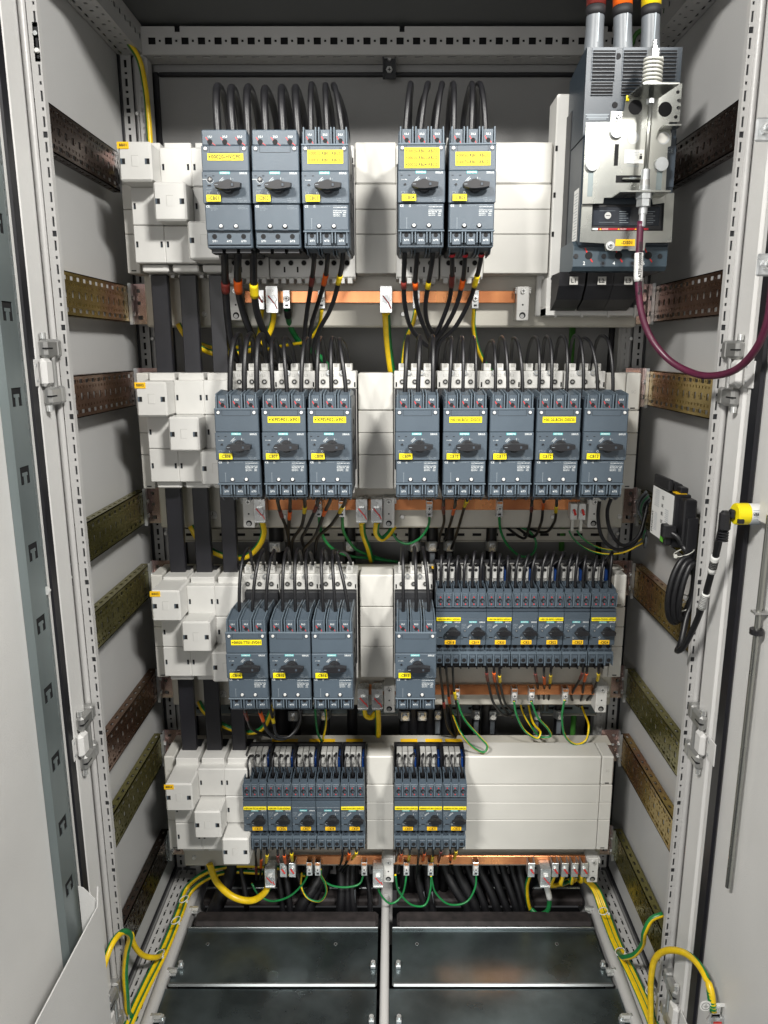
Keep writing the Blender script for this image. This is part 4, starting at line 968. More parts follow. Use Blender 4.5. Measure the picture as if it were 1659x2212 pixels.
# ------------------------------------------------------------------ small breakers
def make_small():
    root = thing('circuit_breaker', 'x', 'circuit breaker', (0, 0, 0), 'small circuit breakers')
    B = 'breaker_blue'; h = .0222
    m = MB(); m.box(-h + .0005, h - .0005, .010, .090, -.064, .0195, B, .001); m.prism([(.0, .0105), (.010, .0125), (.0101, .0), (.0, .0)], 'x', -h, h, B); m.box(-h, h, .002, .010, .0127, .0165, 'breaker_dark')
    for x in (-.0145, .0, .0145): m.cyl((x, .0185), .0036, .0099, .0096, 'y', 'hole_black', 12); m.cyl((x, -.0563), .0038, .0099, .0096, 'y', 'hole_black', 12)
    m.build('body', root)
    m = MB(); m.box(-h, h, .0, .0098, -.0500, -.0002, B, .0010)
    yt = -.0001
    m.box(-.0075, .0060, yt, yt - .0002, -.0082, -.0050, 'teal'); m.text('SIEMENS', -.0008, -.0066, yt - .0003, .0022, 'paper_white', .0120); m.text('SIRIUS', .0205, -.0068, yt - .0001, .0024, 'ink_white', .0100, 'r')
    for q, (t, w_) in enumerate((('SEALED DO', .0085), ('NOT OPEN', .0080), ('I> 208A', .0060))): m.text(t, -.0205, -.0110 - q * .0028, yt - .0001, .0017, 'ink_grey', w_, 'l')
    m.box(-.0208, -.0092, yt, yt - .0001, -.0192, -.0190, 'ink_grey'); m.cyl((-.0145, -.0225), .0027, yt, yt - .0006, 'y', 'breaker_dark', 12); m.cyl((-.0145, -.0225), .0014, yt - .0007, yt - .0009, 'y', 'hinge_zinc', 8)
    m.add([(x, yt - .0001, z) for x, z in arc_poly(.003, -.0265, .0150, .0156, 112, 146)], [tuple(range(14))], 'ink_white'); m.add([(x, yt - .0001, z) for x, z in arc_poly(.003, -.0265, .0168, .0171, 112, 146)], [tuple(range(14))], 'ink_white')
    m.box(.0130, .0134, yt, yt - .0001, -.0165, -.0125, 'ink_white'); m.text('ON', .0163, -.0148, yt - .0001, .0017, 'ink_grey', .003)
    m.add([(x, yt - .0001, z) for x, z in arc_poly(-.0050, -.0355, .0011, .0015, 0, 360, 14)], [tuple(range(30))], 'ink_white')
    m.box(-.0170, -.0105, yt, yt - .0003, -.0362, -.0345, 'hole_black'); m.text('TEST', -.0195, -.0355, yt - .0001, .0015, 'ink_grey', .004)
    m.build('front_cover', root)
    m = MB(); hx, hz = .0080, -.0235
    m.cyl((hx, hz), .0080, -.0003, -.0060, 'y', 'black_plastic', 20); out = [(-.0135, -.0005), (-.0115, -.0045), (-.004, -.0062), (.004, -.0062), (.0120, -.0048), (.0128, .0012), (.0085, .0040), (.0, .0066), (-.0085, .0042)]
    n_ = len(out); vs = [(hx + a, -.0060, hz + b * .9) for a, b in out] + [(hx + a * .96, -.0125, hz + b * .74) for a, b in out]
    m.add(vs, [tuple(range(n_)), tuple(range(n_, 2 * n_))[::-1]] + [(i, n_ + i, n_ + (i + 1) % n_, (i + 1) % n_) for i in range(n_)], 'black_plastic')
    m.box(hx - .0115, hx - .0085, -.0126, -.0127, hz - .0002, hz + .0002, 'ink_grey'); m.build('rotary_handle', root)
    m = MB(); m.box(-h, h, .002, .010, .0198, .0215, 'breaker_blue_light'); m.box(-h + .0006, h - .0006, .004, .045, .0217, .0440, B, .0008)
    for k, x in enumerate((-.0145, .0, .0145)):
        m.box(x - .0052, x + .0052, .0015, .004, .0225, .0420, B, .0004); m.cyl((x, .0320), .0042, .0014, .0012, 'y', 'hole_black', 14); m.cyl((x + .001, .0312), .0022, .0011, .0009, 'y', 'breaker_dark', 10)
        m.quad([(x - .0012, .0013, .0375), (x + .0012, .0013, .0372), (x + .0006, .0013, .0395), (x - .0010, .0013, .0395)], 'mark_red'); m.quad([(x - .0010, .0013, .0268), (x + .0010, .0013, .0266), (x + .0012, .0013, .0245), (x - .0004, .0013, .0245)], 'mark_red')
        for q in (-1, 1): m.box(x + q * .0066 - .0006, x + q * .0066 + .0006, -.0005, .030, .0218, .0455, 'breaker_blue_light')
        # raised wire funnel, set back
        m.prism([(.008, .0440), (.008, .0510), (.0125, .0520), (.046, .0550), (.046, .0440)], 'x', x - .0064, x - .0050, B); m.prism([(.008, .0440), (.008, .0510), (.0125, .0520), (.046, .0550), (.046, .0440)], 'x', x + .0050, x + .0064, B)
        m.box(x - .0049, x + .0049, .008, .0125, .0440, .0510, B); m.box(x - .0049, x + .0049, .042, .046, .0440, .0545, B); m.box(x - .0049, x + .0049, .0126, .0419, .0441, .0455, 'hole_black')
    m.build('terminal_block', root)
    m = MB(); m.box(-h, h, .003, .05, -.0680, -.0642, 'breaker_blue_light'); m.box(-h + .0006, h - .0006, .004, .045, -.0860, -.0682, B, .0008)
    for k, x in enumerate((-.0145, .0, .0145)):
        m.box(x - .0050, x + .0050, .0018, .004, -.0850, -.0712, B, .0004); m.cyl((x, -.0790), .0038, .0017, .0015, 'y', 'hole_black', 12)
        for q in (-1, 1): m.box(x + q * .0066 - .0006, x + q * .0066 + .0006, -.0003, .030, -.0885, -.0682, 'breaker_blue_light')
        for q in range(4): m.box(x - .0055 + q * .0030, x - .0043 + q * .0030, .0055, .03, -.0642, -.0605, 'breaker_dark')
        m.box(x - .0052, x + .0052, .012, .04, -.0950, -.0862, 'breaker_side'); m.box(x - .0052, x - .0030, .016, .035, -.1020, -.0952, 'black_matte')
    m.build('terminal_block', root)
    t = MB(); t.box(-.0062, .0128, -.0002, -.0012, -.0478, -.0402, 'tag_orange', .0002); t.build('marker_plate', root)
    return root
def make_small_adapter():
    root = thing('breaker_adapter', 'x', 'adapter', (0, 0, 0), 'black topped adapters behind the small breakers')
    m = MB(); m.box(-.0220, .0220, .050, .118, -.115, .0420, 'black_plastic', .001); m.box(-.0224, -.0205, .050, .092, .0425, .0810, 'black_plastic'); m.box(.0205, .0224, .050, .092, .0425, .0810, 'black_plastic'); m.box(-.0204, .0204, .0855, .092, .0425, .0810, 'black_plastic')
    m.build('housing', root)
    m = MB()
    for x in (-.0125, -.0015, .0095): m.box(x - .0050, x + .0050, .060, .085, .046, .076, 'terminal_grey', .001); m.cyl((x, .070), .0030, .0599, .0596, 'y', 'hole_black', 10); m.prism([(.0599, .066), (.0599, .052), (.0575, .055)], 'x', x - .003, x + .003, 'terminal_grey')
    m.build('terminals', root)
    MB().box(.0155, .0202, .055, .085, .048, .070, 'blue_clip', .001).build('release_clip', root)
    return root
SX3 = [.0996, .1430, .1880, .2332, .2785, .3238, .3702]
SX4 = [-.2534, -.2082, -.1632, -.1178, -.0724, .0272, .0722, .1172]
SMALL = [(18 + i, SX3[i], .4595) for i in range(7)] + [(25 + i, SX4[i], .8298) for i in range(8)]
STRIP = {18: '+00100-BF01-VFD01', 20: '+00100-BF03-VFD01', 22: '+00120-BF01-VFD01', 24: '+00020-CNV01-VFD01', 25: '+00100-TL23-VFD01', 26: '+00100-TL02-SVD01', 29: '+00010-HC001-DISC01', 30: '+00020-HC001-DISC01', 31: '+00060-HC001-DISC01', 32: '+00090-HC001-DISC01'}
sp = make_small(); sa = make_small_adapter(); so = {}
for k, (n, x, h) in enumerate(reversed(SMALL)):
    loc = Vector((x, 1.224, Zh(h))); r = 2 if n < 25 else 3
    lb = f"small blue-grey breaker marked -CB{n} in the {ROWN[r]} row, " + ('with a yellow strip along its top' if n in STRIP else 'without a yellow strip')
    la = f'black adapter with white terminals above and behind the breaker marked -CB{n}'
    last = k == len(SMALL) - 1
    if last: o, a = sp, sa; o.location = loc; a.location = loc; o['label'] = lb; a['label'] = la
    else: o = dup(sp, loc, lb); a = dup(sa, loc, la)
    so[n] = o
    o.rotation_euler = (0, math.radians(random.uniform(-.35, .35)), math.radians(random.uniform(-.5, .5)))
    LOCS[n] = loc
for n, o in so.items():
    t = MB(); t.text('-CB%d' % n, .0033, -.0441, -.0014, .0045, 'ink_black', .0145); t.build('printed_code', [c for c in o.children if c.name.startswith('marker_plate')][0])
    if n in STRIP:
        t = MB(); t.box(-.0212, .0212, -.0022, -.0006, -.0042, .0022, 'tag_yellow', .0003); t.text(STRIP[n], .0, -.0008, -.0024, .0030, 'ink_black', .0405); t.build('yellow_strip', o)
# ================================================================== CABLES
BN = {i: f'-CB{i:02d}' for i in range(1, 33)}
POLE = ['1/L1', '3/L2', '5/L3']
x1 = lambda c: 414.7 + .25 * c
UP = {1: [((471, 292), (476, 183), (497, 300)), ((503.5, 292), (505, 186), (523, 300)), ((536, 292), (541, 185), (562, 300))],
      2: [((574.7, 293), (576.7, 188), (601, 300)), ((612, 293), (612, 186), (630, 300)), ((644, 293), (641, 186), (661, 300))],
      3: [((672, 293), (676, 180), (692, 300)), ((707, 293), (704.7, 182), (721, 300)), ((740, 293), (721, 182), (751, 300))],
      4: [((876, 292), (888, 179), (884, 300)), ((908, 292), (925, 179), (901, 300)), ((941, 292), (955, 179), (934, 300))],
      5: [((980, 292), (977, 179), (966, 300)), ((1018, 292), (1017, 179), (998, 300)), ((1049, 292), (1031, 179), (1030, 300))],
      6: [((497, 839), (516, 717), (523, 795)), ((528, 839), (542, 716), (550, 798)), ((555, 839), (565, 717), (576, 797))],
      7: [((589, 842), (592, 725), (604, 800)), ((620, 842), (616, 725), (638, 798)), ((651, 841), (663, 726), (665, 798))],
      8: [((685, 842), (693, 725), (702, 798)), ((716, 842), (718, 725), (728, 798)), ((747, 842), (733, 728), (754, 798))],
      9: [((875, 841), (881, 722), (875, 798)), ((903, 841), (907, 722), (900, 798)), ((935, 841), (934, 721), (928, 798))],
      10: [((971, 841), (974, 724), (959, 798)), ((1000, 841), (997, 723), (986, 798)), ((1028, 841), (1022, 724), (1013, 798))],
      11: [((1070, 841), (1062, 733), (1045, 798)), ((1097, 841), (1083, 724), (1074, 798)), ((1129, 841), (1110, 726), (1103, 798))],
      12: [((1164, 841), (1155, 724), (1136, 798)), ((1191, 841), (1181, 723), (1170, 798)), ((1224, 841), (1214, 722), (1197, 798))],
      13: [((1260, 841), (1243, 721), (1228, 798)), ((1291, 841), (1262, 726), (1248, 798)), ((1324, 841), (1300, 721), (1278, 798))],
      14: [((517, 1312), (532, 1185), (546, 1235)), ((546, 1312), (567, 1188), (570, 1235)), ((575, 1312), (591, 1189), (594, 1235))],
      15: [((611, 1312), (619, 1185), (628, 1235)), ((638, 1312), (642, 1186), (653, 1235)), ((665, 1312), (663, 1190), (677, 1235))],
      16: [((698, 1312), (696, 1186), (708, 1235)), ((724, 1312), (719, 1189), (733, 1235)), ((752, 1312), (729, 1191), (760, 1235))],
      17: [((871, 1309), (870, 1180), (867, 1235)), ((899, 1309), (896, 1181), (893, 1235)), ((926, 1309), (914, 1182), (917, 1235))]}
RAD = {1: .0057, 2: .0057, 3: .0044, 4: .0043, 5: .0043, 6: .0043, 7: .0035, 8: .0035, 9: .0037, 10: .0029, 11: .0028, 12: .0028, 13: .0028, 14: .0029, 15: .0029, 16: .0029, 17: .0030}
for n, L_ in UP.items():
    for k, (a, b, c) in enumerate(L_):
        r = RAD[n]
        if n == 10 and k == 2: r = .0025
        ys, ya, ye = 1.178, 1.232, 1.305
        A = W(a[0], a[1], ys); Cc = W(c[0], c[1], ye); Bp = W(b[0], b[1], ya); Bp.z -= r
        A0 = Vector((A.x, ys + .002, A.z - .022)); C1 = Vector((Cc.x, ye, Cc.z - .018))
        up = Bp.z - A.z
        q1 = A.lerp(Bp, .5); q1 = Vector((A.x * .62 + Bp.x * .38, ys + .006, A.z + up * .55)); q1b = Vector((A.x * .22 + Bp.x * .78, ys + .024, A.z + up * .90))
        q2 = Vector((Bp.x * .55 + Cc.x * .45, ya + .036, Cc.z + (Bp.z - Cc.z) * .86)); q3 = Vector((Cc.x * .85 + Bp.x * .15, ye - .012, Cc.z + (Bp.z - Cc.z) * .50))
        cable('looped_cable', f'black cable arching up from the {POLE[k]} terminal of the breaker marked {BN[n]}', [A0, A, q1, q1b, Bp, q2, q3, Cc, C1], r, group='black cables arching over the large breakers', n=10, step=.005)
# small breakers: short loops
for n, x, h in SMALL:
    L0 = LOCS[n]; row3 = n < 25
    for k in range(3):
        px = x + (-.0145, 0, .0145)[k]; rnd = random.uniform
        jx = rnd(-.004, .004)
        a = Vector((px, 1.224 + .024, L0.z + .046)); a1 = Vector((px + jx * .3, 1.249, L0.z + .060))
        if row3:
            t = (1.0 if n < 20 else -1.0) * -.010 + rnd(-.004, .003)
            top = Vector((px + (t if n > 20 else .004) * .8, 1.262, L0.z + .104 + rnd(-.004, .006)))
            s1 = a1.lerp(top, .55) + Vector((-(top.x - a1.x) * .35, -.006, .004))
            s2 = Vector((top.x + (t if n > 20 else .008) * .55, 1.282, top.z - .010)); e = Vector((x + (-.0125, -.0015, .0095)[k], 1.288, L0.z + .074)); e2 = e + Vector((0, .012, -.008))
            pts = [a, a1, s1, top, s2, e, e2]
        else:
            top = Vector((px + jx - .001, 1.264, L0.z + .083 + rnd(-.004, .003))); pts = [a, a1, a1.lerp(top, .5) + Vector((-.002, -.004, 0)), top, Vector((x + (-.0125, -.0015, .0095)[k], 1.284, L0.z + .070))]
        cable('looped_cable', f'thin black cable looping from the {["left", "middle", "right"][k]} upper terminal of the breaker marked {BN[n]}', pts, .0027 if row3 else .0020, group='thin black cables looping over the small breakers', n=8, step=.005)
OUT = {}
def out(n, k, pts, slv, r, y0=1.182, y1=1.335, extra=()):
    nm = {'b': 'brown', 'o': 'orange', 'y': 'yellow'}[slv[2]] if slv else None
    lb = f'black cable with a {nm} sleeve leaving the bottom of the breaker marked {BN[n]}' if nm else f'black cable leaving the bottom of the breaker marked {BN[n]}'
    P_ = pix(pts, y0, y1); P_.insert(0, P_[0] + Vector((0, .002, .020)))
    cable('output_cable', lb, P_, r * 1.08, group='black outgoing cables with colour sleeves', sleeves=([slv] if slv else []) + list(extra), n=9)
out(1, 0, [(485, 545), (487, 610), (490, 665), (498, 730), (512, 775), (545, 800)], (604, 632, 'b'), .0055)
out(1, 1, [(514, 545), (514, 610), (519, 650), (538, 710), (572, 765), (622, 800)], (604, 632, 'o'), .0055)
out(1, 2, [(548, 545), (549, 626), (557, 681), (578, 730), (610, 765), (640, 800)], (612, 641, 'y'), .0055)
out(3, 0, [(679, 551), (674, 603), (664, 668), (658, 720), (655, 800)], (594, 618, 'b'), .0035)
out(3, 1, [(708, 551), (702, 603), (689, 649), (672, 707), (664, 800)], (590, 617, 'o'), .0035)
out(3, 2, [(741, 551), (732, 606), (715, 665), (689, 714), (677, 756), (684, 800)], (593, 617, 'y'), .0035)
out(4, 0, [(874, 550), (872, 615), (875, 662), (888, 709), (914, 741), (934, 758), (940, 800)], (604, 628, 'b'), .0035)
out(4, 1, [(901, 550), (897, 616), (902, 665), (920, 717), (934, 750), (946, 800)], (605, 630, 'o'), .0035)
out(4, 2, [(935, 551), (925, 615), (919, 665), (924, 700), (937, 728), (930, 800)], (603, 627, 'y'), .0035)
RS = ((548, 557, 'r'),)
out(5, 0, [(977, 548), (976, 606), (970, 650), (952, 700), (936, 735), (925, 800)], (594, 619, 'b'), .0035, extra=RS)
out(5, 1, [(1005, 548), (999, 610), (984, 665), (961, 709), (939, 741), (932, 800)], (598, 624, 'o'), .0035, extra=RS)
out(5, 2, [(1040, 548), (1028, 606), (1014, 650), (984, 706), (949, 743), (941, 800)], (594, 619, 'y'), .0035, extra=RS)
out(7, 0, [(599, 1069), (606, 1108), (620, 1147), (627, 1195)], (1101, 1117, 'b'), .0028, y1=1.40)
out(7, 1, [(627, 1069), (626, 1109), (623, 1150), (628, 1200)], (1103, 1122, 'o'), .0028, y1=1.40)
out(7, 2, [(658, 1069), (658, 1101), (651, 1137), (632, 1168), (630, 1205)], (1093, 1108, 'y'), .0028, y1=1.40)
out(8, 0, [(687, 1072), (682, 1098), (660, 1147), (652, 1166), (665, 1200)], (1091, 1105, 'b'), .0028, y1=1.40)
out(8, 1, [(715, 1070), (700, 1109), (679, 1160), (657, 1186), (655, 1205)], (1100, 1116, 'o'), .0028, y1=1.40)
out(8, 2, [(747, 1069), (737, 1101), (715, 1134), (686, 1163), (680, 1205)], (1093, 1108, 'y'), .0028, y1=1.40)
out(10, 0, [(958, 1077), (958, 1101), (959, 1128), (951, 1155), (945, 1185)], (1091, 1110, 'b'), .0024, y1=1.40)
out(10, 1, [(984, 1077), (980, 1103), (971, 1136), (960, 1165)], (1097, 1112, 'o'), .0024, y1=1.40)
out(10, 2, [(1009, 1077), (1005, 1089), (996, 1120), (984, 1160), (975, 1185)], (1081, 1096, 'y'), .0024, y1=1.40)
out(12, 0, [(1149, 1077), (1148, 1101), (1143, 1136), (1131, 1163), (1095, 1140)], (1092, 1106, 'b'), .0024, y1=1.40)
out(12, 1, [(1175, 1073), (1173, 1093), (1168, 1132), (1150, 1160), (1111, 1136)], (1084, 1101, 'o'), .0024, y1=1.40)
out(12, 2, [(1203, 1073), (1201, 1101), (1197, 1128), (1177, 1150), (1134, 1140)], (1092, 1107, 'y'), .0024, y1=1.40)
out(13, 0, [(1297, 1070), (1292, 1120), (1300, 1160), (1330, 1188), (1368, 1178), (1388, 1140), (1396, 1100)], (1074, 1081, 'w'), .0032, y0=1.19, y1=1.24) if False else None
for k, pts in enumerate(([(1297, 1066), (1292, 1120), (1302, 1163), (1332, 1187), (1368, 1176), (1388, 1140), (1394, 1096)], [(1326, 1062), (1312, 1105), (1320, 1150), (1346, 1178), (1378, 1160), (1392, 1120), (1399, 1086)])):
    P_ = pix(pts, 1.185, 1.27)
    cable('output_cable', f'{["left", "right"][k]} black cable curving from the bottom of the breaker marked -CB13 to the side device', P_, .0032, group='black outgoing cables with colour sleeves', sleeves=[(1068, 1076, 'w')] if k else [(1072, 1080, 'w')])
out(14, 0, [(529, 1529), (533, 1549), (546, 1576), (585, 1592)], (1537, 1556, 'b'), .0026, y1=1.30)
out(14, 1, [(560, 1529), (567, 1552), (579, 1581), (604, 1597), (633, 1585), (649, 1555), (645, 1525)], (1537, 1558, 'o'), .0026, y1=1.24)
out(14, 2, [(583, 1524), (590, 1555), (600, 1590), (625, 1591), (644, 1566), (652, 1530)], (1546, 1567, 'y'), .0026, y1=1.24)
def outs(n, pts, r=.0022, y0=1.236, y1=1.37):
    for k in range(3): out(n, k, pts[k][0], pts[k][1], r, y0, y1)
outs(18, [([(950, 1438), (955, 1486), (960, 1529), (968, 1572), (982, 1592)], (1514, 1530, 'b')), ([(964, 1438), (968, 1486), (971, 1515), (979, 1558), (986, 1588)], (1502, 1523, 'o')), ([(978, 1440), (982, 1497), (989, 1537), (993, 1569), (984, 1592)], (1490, 1513, 'y'))])
outs(20, [([(1051, 1447), (1055, 1476), (1068, 1522), (1093, 1546), (1114, 1537)], (1452, 1472, 'b')), ([(1067, 1447), (1071, 1479), (1086, 1526), (1107, 1551)], (1452, 1472, 'o')), ([(1079, 1447), (1082, 1483), (1093, 1522), (1114, 1540)], (1456, 1474, 'y'))])
outs(22, [([(1156, 1447), (1161, 1479), (1166, 1533)], (1452, 1471, 'b')), ([(1175, 1447), (1176, 1479), (1173, 1533)], (1460, 1478, 'o')), ([(1190, 1447), (1188, 1479), (1182, 1535)], (1457, 1476, 'y'))])
outs(24, [([(1259, 1447), (1252, 1468), (1234, 1504), (1245, 1524)], (1450, 1468, 'b')), ([(1268, 1447), (1263, 1468), (1257, 1504), (1250, 1526)], (1452, 1471, 'o')), ([(1293, 1442), (1290, 1472), (1275, 1504), (1254, 1524)], (1453, 1470, 'y'))])
outs(25, [([(552, 1838), (553, 1861), (554, 1900)], (1868, 1888, 'b')), ([(564, 1838), (564, 1865), (562, 1900)], (1855, 1876, 'o')), ([(577, 1842), (574, 1868), (567, 1898)], (1846, 1863, 'y'))])
outs(26, [([(600, 1843), (604, 1865), (620, 1890)], (1846, 1862, 'b')), ([(614, 1843), (619, 1871), (630, 1894)], (1846, 1864, 'o')), ([(630, 1843), (632, 1865), (637, 1897)], (1842, 1860, 'y'))])
outs(29, [([(740, 1838), (737, 1862), (728, 1878)], None), ([(755, 1838), (748, 1864), (735, 1882)], (1842, 1856, 'o')), ([(770, 1838), (763, 1852), (741, 1884)], (1840, 1854, 'y'))])
outs(30, [([(859, 1833), (856, 1854), (852, 1895)], None), ([(867, 1833), (865, 1856), (860, 1884)], (1843, 1860, 'o')), ([(885, 1833), (883, 1856), (877, 1884)], (1846, 1862, 'y'))])
outs(31, [([(905, 1833), (903, 1860), (899, 1897)], None), ([(917, 1833), (914, 1856), (903, 1884)], (1843, 1858, 'o')), ([(935, 1833), (933, 1860), (921, 1896)], (1848, 1864, 'y'))])
outs(32, [([(953, 1833), (948, 1856), (942, 1890)], (1838, 1870, 'b')), ([(973, 1833), (973, 1858), (971, 1886)], (1844, 1858, 'o')), ([(985, 1833), (983, 1850), (971, 1882)], (1838, 1860, 'y'))])
# earth wires --------------------------------------------------------------------------------------------
def earth(label, pts, y0, y1, r, twist=None, phase=0, m='wire_yellow', m2='wire_green', frac=.5, sl=()):
    if r < .003 and frac < .7: ph, tw = -math.pi * .55, math.pi * .95          # thin wires turn once from green to yellow
    elif frac >= .7: ph, tw = -math.pi * .8, .6
    else: ph, tw, frac = (.55 if int(phase * 7) % 2 else -.55 - .42 * 2 * math.pi), .2, .42
    return cable('earth_wire', label, pix(pts, y0, y1), r, m, 'green and yellow earth wires', sl, m2, tw, ph, 16, frac=frac)
earth('thick earth wire curving left from the wide clamp under -CB01', [(591, 668), (590, 690), (580, 722), (556, 748), (520, 762), (470, 765), (430, 750), (398, 722), (385, 700)], 1.318, 1.345, .0052, phase=2.2)
earth('earth wire dropping left from the slim clamp at the left of the top copper bar', [(566, 668), (562, 700), (556, 728), (530, 746), (470, 752), (420, 738)], 1.315, 1.40, .0040, phase=1)
earth('earth wire trailing left from the clamp behind the sleeved cables of -CB03', [(695, 668), (688, 705), (664, 735), (620, 745), (578, 754), (560, 762)], 1.318, 1.40, .0034, phase=1)
cable('earth_wire', 'plain green earth cable curving right from the narrow clamp left of -CB03', pix([(620, 668), (627, 705), (650, 742), (690, 770), (715, 800)], 1.318, 1.42), .0050, 'wire_green', 'green and yellow earth wires', [(664, 688, 'k')])
earth('thick earth wire hanging straight down from the wide clamp in the top row gap', [(834, 676), (838, 740), (846, 805)], 1.315, 1.40, .0070, phase=2.4)
earth('earth wire bending left from the clamp below -CB04', [(899, 668), (891, 700), (878, 730), (872, 765), (868, 805)], 1.318, 1.40, .0040, phase=1.4)
earth('earth wire with green ringed end dropping right from the clamp below -CB05', [(1024, 664), (1023, 705), (1030, 745), (1045, 780), (1064, 805)], 1.318, 1.40, .0038, phase=2.)
earth('thick earth wire looping left from the clamp below -CB06', [(565, 1124), (570, 1150), (558, 1180), (530, 1203), (490, 1203), (450, 1185), (425, 1160), (412, 1136)], 1.315, 1.345, .0058, phase=2.2)
cable('earth_wire', 'green wire curving down from the first narrow clamp on the second copper bar', pix([(689, 1112), (694, 1150), (712, 1180), (750, 1200), (800, 1206), (860, 1214)], 1.318, 1.42), .0030, 'wire_green', 'green and yellow earth wires')
cable('earth_wire', 'green wire curving down from the second narrow clamp on the second copper bar', pix([(739, 1112), (743, 1150), (768, 1185), (800, 1200), (835, 1210)], 1.318, 1.42), .0030, 'wire_green', 'green and yellow earth wires')
earth('thick earth wire falling from the wide clamp just left of the middle support', [(782, 1128), (785, 1155), (796, 1185), (803, 1212)], 1.315, 1.40, .0056, phase=1.2)
earth('short thick earth wire bending right from the clamp beside the middle support', [(814, 1128), (813, 1152), (824, 1164), (838, 1155), (852, 1135), (856, 1122)], 1.315, 1.36, .0056, phase=1.2)
earth('thin green earth wire looping left from the clamp below -CB09', [(927, 1110), (926, 1134), (908, 1162), (880, 1175), (858, 1166), (848, 1146), (852, 1128)], 1.318, 1.36, .0024, frac=.8, phase=.4)
earth('thin green earth wire looping right from the clamp below -CB11', [(1078, 1110), (1082, 1148), (1100, 1182), (1130, 1203), (1152, 1195), (1158, 1172), (1146, 1150), (1125, 1138)], 1.318, 1.39, .0024, frac=.75, phase=.4)
earth('thin earth wire curving right from the left white terminal', [(1229, 1146), (1236, 1160), (1262, 1183), (1300, 1196), (1345, 1194), (1390, 1172)], 1.318, 1.30, .0016, frac=.6)
earth('thin earth wire curving right from the right white terminal', [(1246, 1146), (1256, 1160), (1285, 1180), (1320, 1188), (1355, 1182), (1395, 1158)], 1.318, 1.30, .0016, frac=.6)
earth('thick earth wire sagging left of -CB14 between the third and bottom rows', [(430, 1516), (440, 1535), (475, 1562), (505, 1576), (545, 1582), (568, 1572), (582, 1545), (588, 1526)], 1.345, 1.30, .0050, phase=2)
cable('earth_wire', 'green wire hanging below -CB16 towards the bottom row', pix([(681, 1500), (682, 1550), (687, 1585), (695, 1602)], 1.25, 1.33), .0022, 'wire_green', 'green and yellow earth wires')
earth('yellow and green wire hanging below -CB16 towards the bottom row', [(690, 1502), (702, 1530), (704, 1562), (697, 1600)], 1.25, 1.33, .0022, frac=.5)
earth('thick short earth wire joining the left clamp of the pair in the third row gap', [(786, 1526), (790, 1546), (802, 1550), (812, 1538)], 1.315, 1.34, .0050, phase=1)
earth('thick earth wire hanging straight from the right clamp in the third row gap', [(815, 1528), (817, 1560), (817, 1590)], 1.315, 1.35, .0056, phase=1)
def loop2(lbl, pts, y0, y1): earth(lbl, pts, y0, y1, .0022, twist=.035, frac=.5, phase=.2)
loop2('long thin earth loop hanging over the bottom row cover below -CB18', [(986, 1512), (1002, 1552), (1036, 1592), (1053, 1612), (1046, 1625), (1022, 1614), (996, 1584), (980, 1548, 1.33), (970, 1520, 1.40)], 1.312, 1.28)
loop2('thin earth loop hanging from the clamp below -CB20', [(1110, 1514), (1116, 1545), (1135, 1580), (1162, 1595), (1168, 1585), (1150, 1558, 1.39), (1140, 1515, 1.42)], 1.312, 1.34)
loop2('thin earth loop hanging from the clamp below -CB21', [(1147, 1514), (1162, 1550), (1184, 1575), (1190, 1590), (1172, 1593), (1148, 1570, 1.38), (1128, 1535, 1.41), (1122, 1505, 1.42)], 1.312, 1.34)
loop2('wide thin earth loop hanging from the clamp below -CB23', [(1219, 1512), (1214, 1550), (1222, 1592), (1245, 1608), (1265, 1600), (1272, 1572), (1262, 1540, 1.40), (1250, 1510, 1.42)], 1.312, 1.35)
cable('earth_wire', 'upright green cable at the right behind the second row gap', [(.3450, 1.455, Zh(-.05)), (.345, 1.455, Zh(.40))], .006, 'wire_green_dark', 'green and yellow earth wires')
cable('earth_wire', 'upright green cable at the right behind the lower rows', [(.3900, 1.455, Zh(.42)), (.39, 1.455, Zh(1.15))], .006, 'wire_green_dark', 'green and yellow earth wires')
# bottom group
earth('thick earth wire sagging from the lowest left cover to the first clamp', [(452, 1866), (468, 1905), (505, 1938), (545, 1945), (572, 1928), (587, 1896)], 1.33, 1.315, .0068, phase=2.2)
def YH(py, h):
    t = (py - CY) / F; return h * (CP - t * SP) / (SP + t * CP)
earth('thick earth wire running along the left floor beam towards the front', [(640, 1878, 1.40), (560, 1870, 1.40), (500, 1870, 1.40), (450, 1882, 1.38)] + [(x_, y_, YH(y_, 1.142)) for x_, y_ in ((403, 1918), (384, 1968), (350, 2050), (310, 2130), (276, 2205), (258, 2260))], 1, 1, .0052, phase=.5)
earth('second earth wire tied along the left floor beam', [(660, 1890, 1.40), (560, 1885, 1.40), (500, 1883, 1.40), (455, 1894, 1.38)] + [(x_, y_, YH(y_, 1.142)) for x_, y_ in ((413, 1926), (392, 1976), (358, 2058), (318, 2138), (284, 2212), (266, 2262))], 1, 1, .0045, phase=2.5)
earth('earth wire branching up from the left floor beam to the side wall', [(283, 2018, 1.11), (290, 2042, 1.12), (310, 2064, 1.14), (338, 2068, 1.165), (354, 2054, YH(2054, 1.14))], 1, 1, .0048, phase=2.5)
earth('earth wire looping from the left door onto the front post', [(212, 2160, .945), (222, 2095, .955), (242, 2038, .98), (264, 2014, 1.01), (281, 2022, 1.04), (274, 2056, 1.05), (270, 2100, 1.055), (273, 2150, 1.06), (277, 2188, 1.07), (292, 2204, 1.09)], 1, 1, .0050, phase=.3)
